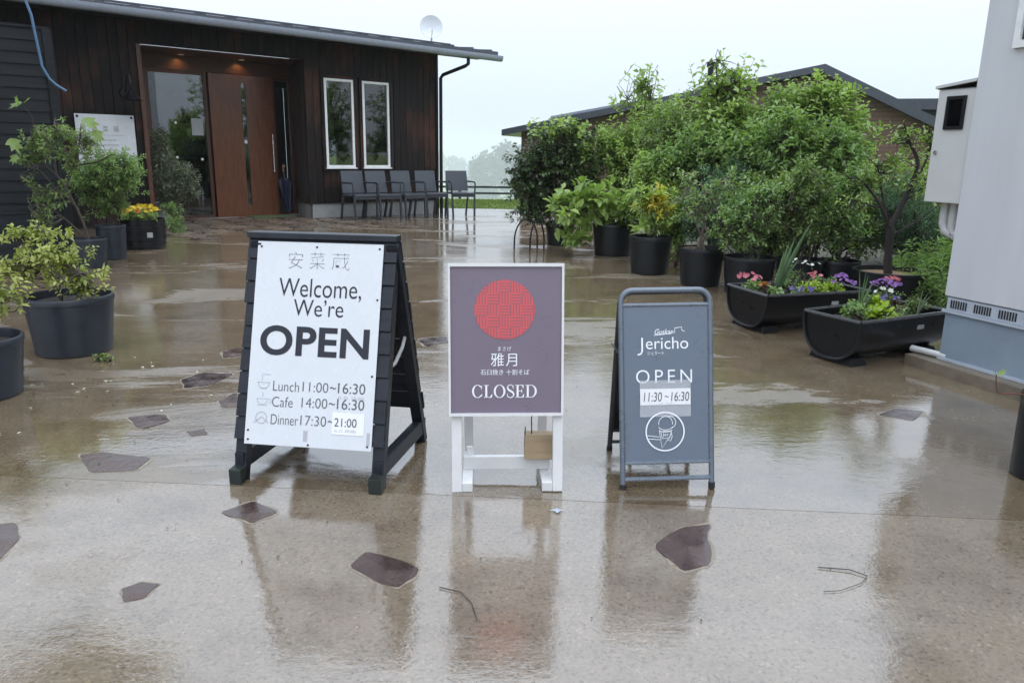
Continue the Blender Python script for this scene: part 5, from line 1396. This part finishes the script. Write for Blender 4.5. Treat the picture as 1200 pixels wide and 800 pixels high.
shrub('bright tall shrub in front of the brown gable wall', [(3.30, 8.2, 1.42, 0.46, 0.35, 0.46), (3.30, 8.15, 0.95, 0.46, 0.35, 0.40), (3.12, 8.2, 1.84, 0.44, 0.25, 0.20, 0.6)], 3.25, 8.3, 440, 10, 0.085, 0.042, 'leaf_bright', 306, 0.25, stem_r=0.016, stems=4)
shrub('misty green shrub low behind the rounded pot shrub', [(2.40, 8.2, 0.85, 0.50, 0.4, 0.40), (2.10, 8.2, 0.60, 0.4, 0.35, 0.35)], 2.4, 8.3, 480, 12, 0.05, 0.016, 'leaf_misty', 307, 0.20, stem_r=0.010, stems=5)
shrub('leafy shrub low between the loose pot shrub and the gable', [(3.04, 7.75, 0.88, 0.48, 0.35, 0.44), (3.40, 7.7, 0.60, 0.36, 0.35, 0.4)], 3.05, 7.85, 460, 11, 0.062, 0.030, 'leaf_mid', 308, 0.20, stem_r=0.012, stems=5)
shrub('misty feathery plant behind the twisted tree', [(3.90, 7.5, 0.60, 0.24, 0.3, 0.42), (3.65, 7.5, 0.75, 0.26, 0.3, 0.36), (4.1, 7.6, 0.45, 0.24, 0.3, 0.35)], 3.85, 7.55, 420, 14, 0.048, 0.008, 'leaf_misty', 309, 0.24, up=0.9, stem_r=0.006, stems=6)
shrub('tall green grassy weeds beside the pale building base', [(3.55, 6.6, 0.30, 0.26, 0.25, 0.26), (3.80, 6.5, 0.26, 0.24, 0.3, 0.24), (3.35, 6.1, 0.22, 0.16, 0.2, 0.2), (4.1, 6.9, 0.4, 0.3, 0.3, 0.3)], 3.65, 6.55, 330, 10, 0.085, 0.014, 'leaf_fresh', 310, 0.18, up=1.2, stem_r=0.004, stems=4)
shrub('dark green shrub deep behind the misty feathery plant', [(4.6, 9.2, 0.7, 0.8, 0.5, 0.55), (5.6, 9.5, 0.7, 0.8, 0.5, 0.6)], 5.0, 9.4, 420, 12, 0.09, 0.05, 'leaf_mid', 311, 0.3, stem_r=0.016, stems=5)

shrub('low leafy filler shrub between the croton pot and twiggy pot', [(1.75, 8.6, 0.55, 0.40, 0.3, 0.45), (1.60, 8.9, 0.9, 0.35, 0.3, 0.4)], 1.75, 8.7, 300, 11, 0.075, 0.036, 'leaf_bright', 312, 0.2, stem_r=0.010, stems=4)
shrub('dense green shrub filling the gap behind the upright pot shrub', [(2.70, 7.6, 0.60, 0.45, 0.3, 0.50), (2.35, 7.6, 0.7, 0.35, 0.3, 0.4)], 2.6, 7.75, 330, 11, 0.070, 0.034, 'leaf_mid', 313, 0.2, stem_r=0.010, stems=4)
shrub('tall loose shrub with drooping leaves left of the twisted tree', [(2.75, 7.9, 1.35, 0.40, 0.35, 0.40), (3.15, 7.7, 1.25, 0.34, 0.3, 0.36)], 2.95, 7.95, 300, 10, 0.078, 0.034, 'leaf_fresh', 314, 0.24, stem_r=0.012, stems=4)

shrub('pale leafy shrub spreading in the middle of the shrub bank', [(2.15, 8.7, 1.30, 0.50, 0.35, 0.40), (2.60, 8.3, 1.25, 0.50, 0.35, 0.40), (1.80, 8.9, 1.15, 0.40, 0.3, 0.35)], 2.3, 8.8, 380, 10, 0.082, 0.038, 'leaf_fresh', 315, 0.28, stem_r=0.012, stems=5, edge=1.7)

# twisted little tree in the wide pot
t = potted('potted_tree', 'twisted small tree with dark trunk in the wide black pot', 3.15, 6.34, 0.30, 0.307, soil='straw_mulch')
nodes = branchy(t, [([(3.12, 6.32, 0.26), (3.10, 6.32, 0.45), (3.08, 6.3, 0.66)], 0.036, 0.028),
            ([(3.08, 6.3, 0.66), (3.13, 6.3, 0.80), (3.20, 6.3, 1.0), (3.22, 6.28, 1.18), (3.14, 6.3, 1.34), (3.08, 6.3, 1.48)], 0.026, 0.006),
            ([(3.08, 6.3, 0.64), (2.98, 6.28, 0.82), (2.88, 6.3, 0.95), (2.78, 6.3, 1.04), (2.70, 6.3, 1.05)], 0.017, 0.004),
            ([(3.02, 6.28, 0.76), (2.98, 6.32, 0.95), (2.92, 6.3, 1.12), (2.84, 6.3, 1.2)], 0.011, 0.003),
            ([(3.09, 6.3, 0.60), (3.22, 6.26, 0.68), (3.36, 6.25, 0.80), (3.50, 6.25, 0.90)], 0.009, 0.003),
            ([(3.20, 6.3, 1.0), (3.28, 6.3, 1.15), (3.30, 6.28, 1.32), (3.27, 6.28, 1.45)], 0.011, 0.003),
            ([(3.15, 6.3, 0.86), (3.26, 6.3, 0.95), (3.34, 6.28, 1.06)], 0.009, 0.003),
            ([(2.98, 6.28, 0.82), (2.86, 6.3, 0.84), (2.74, 6.3, 0.88)], 0.008, 0.003)], 'dark_bark')
plant_parts(t, [(3.08, 6.3, 1.40, 0.20, 0.2, 0.14), (3.28, 6.28, 1.36, 0.10, 0.12, 0.16), (2.86, 6.3, 1.05, 0.2, 0.18, 0.16), (2.76, 6.3, 0.88, 0.13, 0.14, 0.1), (3.22, 6.28, 1.05, 0.14, 0.14, 0.14), (2.98, 6.3, 1.2, 0.16, 0.15, 0.12)], (3.12, 6.32, 0.4), 150, 5, 0.048, 0.025, 'leaf_bright', 210, 0.12, 0.6, stems=0, nodes_at=nodes, edge=1.6, twig_r=0.0018, stem_mat='dark_bark')

# ---------- half-barrel troughs with flowers
def trough(name, label, c, ang, L, R, H):
    t = thing(name, label, 'planter', (c[0], c[1], 0), ang, 'half barrel flower troughs')
    z0 = 0.028; DP = H - z0
    sgn = lambda v, e: math.copysign(abs(v) ** e, v)
    sec = [(R * sgn(math.cos(R_(a)), 0.8), H + DP * sgn(math.sin(R_(a)), 0.8)) for a in range(180, 361, 10)]
    sin_ = [(0.93 * y, H + (z - H) * 0.92) for y, z in sec[::-1]]
    m = MB(); pr = sec + sin_; n = len(pr)
    m.v += [(0, y, z) for y, z in pr] + [(L, y, z) for y, z in pr]
    m.f += [(i, (i + 1) % n, n + (i + 1) % n, n + i) for i in range(n)]
    m.f += [tuple(range(n))[::-1], tuple(range(n, 2 * n))]
    for x0, x1 in ((0.004, 0.022), (L - 0.022, L - 0.004)):
        k = len(sec); o = len(m.v)
        m.v += [(x0, y * 0.985, min(z, H - 0.004)) for y, z in sec] + [(x1, y * 0.985, min(z, H - 0.004)) for y, z in sec]
        m.f += [tuple(range(o, o + k))[::-1], tuple(range(o + k, o + 2 * k))] + [(o + i, o + i + 1, o + k + i + 1, o + k + i) for i in range(k - 1)]
    tub = m.build('tub', 'barrel_plastic', t, smooth=True)
    MB().tube([(-0.003, y, z) for y, z in sec], 0.010, 6).build('end_band', 'barrel_plastic', tub, smooth=True)
    rim = MB(); rim.tube([(0, -R, H), (L, -R, H)], 0.011, 6); rim.tube([(0, R, H), (L, R, H)], 0.011, 6); rim.tube([(0, -R, H), (0, R, H)], 0.011, 6); rim.tube([(L, -R, H), (L, R, H)], 0.011, 6)
    rim.build('rim', 'rim_plastic', tub, smooth=True)
    m = MB(); rd = random.Random(4)
    nx_, ny_ = 14, 7
    m.v += [(0.022 + (L - 0.044) * i / nx_, -R * 0.88 + 2 * R * 0.88 * j / ny_, H - 0.045 + rd.uniform(-0.008, 0.008)) for i in range(nx_ + 1) for j in range(ny_ + 1)]
    m.f += [(i * (ny_ + 1) + j, i * (ny_ + 1) + j + 1, (i + 1) * (ny_ + 1) + j + 1, (i + 1) * (ny_ + 1) + j) for i in range(nx_) for j in range(ny_)]
    m.build('soil', 'soil', t, smooth=True)
    for xx in (0.02, L - 0.16):
        f_ = MB(); f_.add([(xx, -R * 0.78, 0), (xx + 0.14, -R * 0.78, 0), (xx + 0.14, R * 0.78, 0), (xx, R * 0.78, 0), (xx + 0.01, -R * 0.70, 0.045), (xx + 0.13, -R * 0.70, 0.045), (xx + 0.13, R * 0.70, 0.045), (xx + 0.01, R * 0.70, 0.045)],
                         [(3, 2, 1, 0), (4, 5, 6, 7), (0, 1, 5, 4), (1, 2, 6, 5), (2, 3, 7, 6), (3, 0, 4, 7)])
        f_.build('foot', 'barrel_plastic', t, bevel=0.004)
    MB().box(L * 0.62, L * 0.62 + 0.055, -R * 0.985 - 0.006, -R * 0.985 + 0.004, H - 0.085, H - 0.06).build('tag', 'strap_grey', tub)
    return t
simple('rim_plastic', (0.045, 0.046, 0.050), 0.3, var=0.2)
def loc_pt(c, ang, x, y, z): return (c[0] + x * math.cos(ang) - y * math.sin(ang), c[1] + x * math.sin(ang) + y * math.cos(ang), z)
def planting(t, c, ang, ells, n, per, ll, lw, mat, seed, sl=0.08, up=0.6, **k):
    """ells in the trough's own frame"""
    W = [(*loc_pt(c, ang, e[0], e[1], e[2]), e[3], e[3], e[4]) for e in ells]
    old = t.rotation_euler[2]
    b = loc_pt(c, ang, ells[0][0], ells[0][1], 0.24)
    tmp = bpy.data.objects.new('tmp', None); tmp.location = (c[0], c[1], 0)
    k.setdefault('stem_r', 0.003)
    plant_parts(tmp, W, b, n, per, ll, lw, mat, seed, sl, up, stem_name='stem', **k)
    for ch in list(tmp.children):
        ch.parent = t; ch.rotation_euler = (0, 0, -ang)
    bpy.data.objects.remove(tmp)
def flowers(t, c, ang, ells, n, size, mat, seed, **k):
    W = [(*loc_pt(c, ang, e[0], e[1], e[2]), e[3], e[3], e[4]) for e in ells]
    tmp = bpy.data.objects.new('tmp', None); tmp.location = (c[0], c[1], 0)
    blossoms(tmp, W, n, size, mat, seed, **k)
    for ch in list(tmp.children):
        ch.parent = t; ch.rotation_euler = (0, 0, -ang)
    bpy.data.objects.remove(tmp)
def blades(t, c, ang, x, y, z, specs, mat='leaf_blade'):
    for i, (dx, dy, L, w) in enumerate(specs):
        d = Vector((dx, dy, 1.0)).normalized(); s = d.cross(Vector((0.5, 1.0, 0.1))).normalized()
        pts = [(f_, w * (1 - f_ ** 2.2) + 0.001) for f_ in (0, 0.25, 0.5, 0.75, 0.92, 1.0)]
        m = MB()
        for f_, ww in pts:
            p = Vector((x, y, z)) + d * L * f_ + Vector((dx, dy, 0)) * (0.10 * f_ * f_)
            nn = d.cross(s)
            m.v += [tuple(p + s * ww), tuple(p + nn * ww * 0.35), tuple(p - s * ww)]
        for k in range(len(pts) - 1):
            a = k * 3; m.f += [(a, a + 1, a + 4, a + 3), (a + 1, a + 2, a + 5, a + 4)]
        o = m.build('leaf_blade', mat, t, smooth=True, fix=False)
        at = o.data.attributes.new('tint', 'FLOAT', 'FACE'); at.data.foreach_set('value', [0.3 + 0.15 * (i % 4)] * len(o.data.polygons))
H_ = 0.28
cN, aN = (1.677, 5.394), math.atan2(0.30, 0.953)
tN = trough('flower_trough', 'black half-barrel trough with sword leaves and white flowers, further back', cN, aN, 0.86, 0.245, H_)
blades(tN, cN, aN, 0.22, -0.02, 0.24, [(0.34, -0.05, 0.52, 0.018), (0.24, 0.0, 0.42, 0.019), (0.42, 0.05, 0.34, 0.016), (0.10, 0.0, 0.32, 0.016), (0.14, -0.1, 0.26, 0.016), (0.50, 0.0, 0.28, 0.014), (0.38, -0.03, 0.56, 0.013), (0.18, 0.03, 0.38, 0.015)])
planting(tN, cN, aN, [(0.10, 0.08, 0.30, 0.09, 0.05), (0.16, -0.10, 0.29, 0.06, 0.04)], 36, 7, 0.040, 0.026, 'leaf_fresh', 401)
planting(tN, cN, aN, [(0.17, 0.0, 0.30, 0.07, 0.05)], 24, 6, 0.040, 0.020, 'leaf_red', 402)
planting(tN, cN, aN, [(0.48, -0.10, 0.31, 0.13, 0.05), (0.62, -0.12, 0.30, 0.10, 0.04)], 75, 8, 0.036, 0.018, 'leaf_lime', 403)
planting(tN, cN, aN, [(0.40, 0.08, 0.34, 0.12, 0.08), (0.66, 0.06, 0.31, 0.12, 0.05), (0.3, -0.14, 0.29, 0.08, 0.03)], 70, 8, 0.034, 0.012, 'leaf_fresh', 404)
flowers(tN, cN, aN, [(0.08, 0.12, 0.33, 0.09, 0.05)], 16, 0.036, 'petal_pink', 405)
flowers(tN, cN, aN, [(0.13, 0.02, 0.30, 0.05, 0.03)], 5, 0.03, 'petal_orange', 406)
flowers(tN, cN, aN, [(0.34, -0.16, 0.29, 0.09, 0.03)], 26, 0.026, 'petal_violet', 407)
flowers(tN, cN, aN, [(0.45, 0.10, 0.43, 0.10, 0.05), (0.60, 0.10, 0.42, 0.07, 0.05)], 15, 0.026, 'petal_white', 408)
flowers(tN, cN, aN, [(0.58, 0.02, 0.35, 0.05, 0.03)], 6, 0.04, 'petal_pink', 409)
flowers(tN, cN, aN, [(0.72, -0.12, 0.31, 0.09, 0.04), (0.80, 0.0, 0.34, 0.05, 0.03)], 34, 0.028, 'petal_purple', 410)
planting(tN, cN, aN, [(0.52, 0.10, 0.38, 0.10, 0.05)], 12, 3, 0.02, 0.006, 'leaf_fresh', 411, sl=0.10, up=1.5)

cO, aO = (1.922, 4.499), math.atan2(0.467, 0.884)
tO = trough('flower_trough', 'black half-barrel trough with lime leaves and purple flowers, nearest the plinth', cO, aO, 0.84, 0.205, H_)
blades(tO, cO, aO, 0.30, 0.05, 0.24, [(0.05, 0, 0.28, 0.006), (-0.08, 0.02, 0.30, 0.005), (0.12, 0, 0.26, 0.006), (0.30, 0.0, 0.24, 0.014), (0.40, -0.1, 0.20, 0.013)])
planting(tO, cO, aO, [(0.17, -0.02, 0.32, 0.075, 0.065)], 60, 9, 0.034, 0.020, 'leaf_fresh', 421)
planting(tO, cO, aO, [(0.32, -0.07, 0.31, 0.085, 0.06), (0.40, 0.02, 0.34, 0.06, 0.04)], 26, 6, 0.062, 0.046, 'leaf_lime', 422, detail=True)
planting(tO, cO, aO, [(0.46, -0.02, 0.31, 0.13, 0.07), (0.38, -0.13, 0.28, 0.10, 0.04)], 70, 8, 0.032, 0.016, 'leaf_mid', 423)
planting(tO, cO, aO, [(0.58, 0.02, 0.30, 0.06, 0.05)], 20, 6, 0.034, 0.014, 'leaf_red', 424)
planting(tO, cO, aO, [(0.70, -0.04, 0.31, 0.08, 0.06)], 36, 7, 0.045, 0.014, 'leaf_mid', 425)
planting(tO, cO, aO, [(0.54, 0.06, 0.36, 0.10, 0.07)], 26, 5, 0.03, 0.010, 'leaf_fresh', 426, up=1.3)
flowers(tO, cO, aO, [(0.54, 0.06, 0.42, 0.09, 0.04)], 34, 0.026, 'petal_purple', 427)
flowers(tO, cO, aO, [(0.60, 0.08, 0.44, 0.07, 0.03)], 14, 0.026, 'petal_pink', 428)
flowers(tO, cO, aO, [(0.42, 0.0, 0.40, 0.06, 0.02)], 7, 0.03, 'petal_white', 429)
flowers(tO, cO, aO, [(0.42, -0.06, 0.36, 0.06, 0.03)], 10, 0.024, 'petal_violet', 430)
blades(tO, cO, aO, 0.62, -0.12, 0.25, [(0.5, 0.1, 0.16, 0.005), (0.8, 0.2, 0.14, 0.005), (0.1, 0, 0.17, 0.005)], 'leaf_olive')

# ---------- slim pot at the right edge with a red-stemmed vine
t = potted('potted_vine', 'red-stemmed vine with two fresh leaves in a black pot at the right edge', 2.075, 2.80, 0.102, 0.335, taper=0.93)
branchy(t, [([(2.06, 2.79, 0.30), (2.03, 2.79, 0.42), (2.035, 2.79, 0.52), (2.04, 2.78, 0.66), (2.05, 2.78, 0.72)], 0.0055, 0.003),
            ([(2.05, 2.79, 0.30), (2.06, 2.78, 0.40), (2.055, 2.78, 0.47)], 0.004, 0.002),
            ([(2.03, 2.79, 0.31), (1.96, 2.80, 0.335), (1.88, 2.81, 0.335), (1.86, 2.81, 0.36), (1.852, 2.81, 0.41)], 0.0035, 0.002)], 'red_stem')
for p, d, s in [((2.03, 2.78, 0.66), (-0.5, -0.3, 0.35), 0.075), ((2.05, 2.77, 0.68), (0.7, -0.3, 0.4), 0.08), ((2.045, 2.77, 0.70), (0.1, -0.4, 0.8), 0.07), ((1.852, 2.80, 0.41), (0.4, -0.4, 0.6), 0.04), ((1.850, 2.80, 0.41), (-0.6, -0.4, 0.4), 0.034)]:
    big_leaf(t, p, d, s, 'leaf_bright')

# ---------- tall broadleaf tree left of the view (shows only mirrored in the wet slabs)
t = thing('broadleaf_tree', 'tall broadleaf tree left of the view, mirrored as the brown patch in the wet slab', 'tree', (-6.4, 3.0, -0.03))
branchy(t, [([(-6.4, 3.0, -0.05), (-6.35, 3.1, 1.6), (-6.2, 3.3, 3.2), (-5.9, 3.6, 5.0), (-5.6, 3.8, 7.0)], 0.17, 0.05)], 'bark', 'trunk')
plant_parts(t, [(-3.95, 5.9, 3.75, 0.95, 0.9, 0.80), (-2.95, 6.1, 4.65, 0.85, 0.85, 0.70), (-4.9, 5.2, 4.1, 1.1, 1.1, 1.0), (-5.4, 4.5, 5.2, 1.4, 1.4, 1.2), (-6.8, 3.6, 5.0, 1.4, 1.4, 1.2), (-3.9, 5.2, 5.6, 1.2, 1.2, 0.9)], (-6.0, 3.5, 4.2), 1700, 13, 0.16, 0.085, 'leaf_mid', 500, 0.6, 0.2, stem_r=0.07, stems=7, twig_r=0.006, leaf_name='crown', stem_name='branch')

# ---------- trees right of the view (mirrored in the restaurant windows)
for k, (tx, ty, th, lb) in enumerate([(10.5, 8.6, 4.6, 'leafy tree right of the view, mirrored in the left window'), (12.0, 11.2, 4.2, 'leafy tree right of the view, mirrored in the right window'), (11.5, 5.4, 5.2, 'leafy tree right of the view behind the pale building, mirrored in the entrance glass')]):
    t = thing('broadleaf_tree', lb, 'tree', (tx, ty, -0.05))
    branchy(t, [([(tx, ty, -0.1), (tx + 0.1, ty, th * 0.3), (tx, ty + 0.1, th * 0.6), (tx + 0.1, ty, th * 0.85)], 0.11, 0.03)], 'bark', 'trunk')
    plant_parts(t, [(tx, ty, th * 0.62, 1.5, 1.5, th * 0.30), (tx + 0.5, ty - 0.6, th * 0.38, 1.2, 1.3, th * 0.22), (tx - 0.5, ty + 0.6, th * 0.40, 1.2, 1.3, th * 0.25)], (tx, ty, th * 0.25), 420, 12, 0.15, 0.08, 'leaf_mid', 510 + k, 0.5, 0.3, stem_r=0.05, stems=6, twig_r=0.006, leaf_name='crown', stem_name='branch')

# ================================================================== LITTER ON THE WET SLABS
for nm, lb, pts, r in [('twig', 'thin curved twig on the slab below the CLOSED sign', [(-0.195, 1.937, 0.004), (-0.133, 1.913, 0.005), (-0.099, 1.859, 0.005), (-0.081, 1.785, 0.004)], 0.0016),
                       ('twig', 'bent twig loop on the wet slab at lower right', [(0.935, 2.078, 0.004), (1.022, 2.064, 0.006), (1.062, 2.032, 0.005), (1.027, 1.992, 0.005), (0.95, 1.952, 0.004), (0.899, 1.946, 0.004)], 0.0016)]:
    o = MB().tube(pts, [r, r, r * 0.9] + [r * 0.6] * (len(pts) - 3), 6).build(nm, 'bark', smooth=True); tag(o, lb, 'twig')
t = thing('fallen_leaf', 'small white torn petal on the slab right of the CLOSED sign', 'petal', (0.165, 2.43, 0.003))
MB().add([(0, -0.022, 0.001), (0.012, -0.004, 0.003), (0.030, 0.0, 0.001), (0.010, 0.005, 0.003), (0, 0.022, 0.001), (-0.010, 0.005, 0.002), (-0.028, 0.0, 0.001), (-0.010, -0.005, 0.002), (0, 0, 0.007)], [(i, (i + 1) % 8, 8) for i in range(8)]).build('petal', 'pale_grey_trim', t, fix=False)
rg = np.random.default_rng(77); n = 260
px_ = np.where(rg.random(n) < 0.45, rg.normal(-2.3, 0.3, n), rg.uniform(-2.2, 2.2, n)); py_ = np.where(px_ < -1.9, rg.normal(4.0, 0.6, n), rg.uniform(1.6, 7.5, n))
me = leaves_mesh('leaf_litter', np.stack([px_, py_, np.full(n, 0.004)], 1), np.stack([rg.normal(0, 1, n), rg.normal(0, 1, n), np.full(n, 0.02)], 1), np.tile([0.0, 0, 1], (n, 1)) + rg.normal(0, .1, (n, 3)), rg.uniform(.006, .016, n), rg.uniform(.004, .009, n), rg.random(n))
o = link('leaf_litter', me, 'leaf_dark', kind='stuff'); tag(o, 'tiny dark leaf crumbs scattered over the wet slabs', 'litter')
n = 26
me = leaves_mesh('fallen_petals', np.stack([rg.normal(-2.15, 0.25, n), rg.normal(3.75, 0.35, n), np.full(n, 0.004)], 1), np.stack([rg.normal(0, 1, n), rg.normal(0, 1, n), np.full(n, 0.02)], 1), np.tile([0.0, 0, 1], (n, 1)), rg.uniform(.012, .03, n), rg.uniform(.01, .02, n), rg.random(n))
o = link('fallen_petals', me, 'petal_white', kind='stuff'); tag(o, 'scattered fallen petals on the ground by the big slate pot', 'petals')
t = thing('leafy_weed', 'tiny weed at the foot of the big slate pot', 'plant', (-2.36, 4.26, 0))
plant_parts(t, [(-2.36, 4.26, 0.02, 0.06, 0.04, 0.025)], (-2.36, 4.26, 0.0), 30, 6, 0.022, 0.010, 'leaf_bright', 601, 0.03, 0.6, stem_r=0.001)
t = thing('leafy_weed', 'trailing green weed between the left pots', 'plant', (-2.9, 5.0, 0))
plant_parts(t, [(-2.95, 5.2, 0.03, 0.15, 0.25, 0.04)], (-2.9, 5.0, 0.0), 60, 6, 0.03, 0.014, 'leaf_mid', 602, 0.05, 0.6, stem_r=0.001)

# ================================================================== RAIN HAZE
hz = MB().box(-1490, 1490, -58, 2690, -86, 48).build('haze', None, kind='stuff')
hm = bpy.data.materials.new('rain_haze'); hm.use_nodes = True
hn, hl = hm.node_tree.nodes, hm.node_tree.links
hn.clear()
ho = hn.new('ShaderNodeOutputMaterial'); hv = hn.new('ShaderNodeVolumePrincipled')
hv.inputs['Color'].default_value = (0.96, 0.98, 1.0, 1)
hv.inputs['Density'].default_value = 0.0005
hv.inputs['Anisotropy'].default_value = 0.0
hl.new(hv.outputs[0], ho.inputs['Volume'])
hz.data.materials.append(hm)
tag(hz, 'pale rain haze filling the air', 'haze')
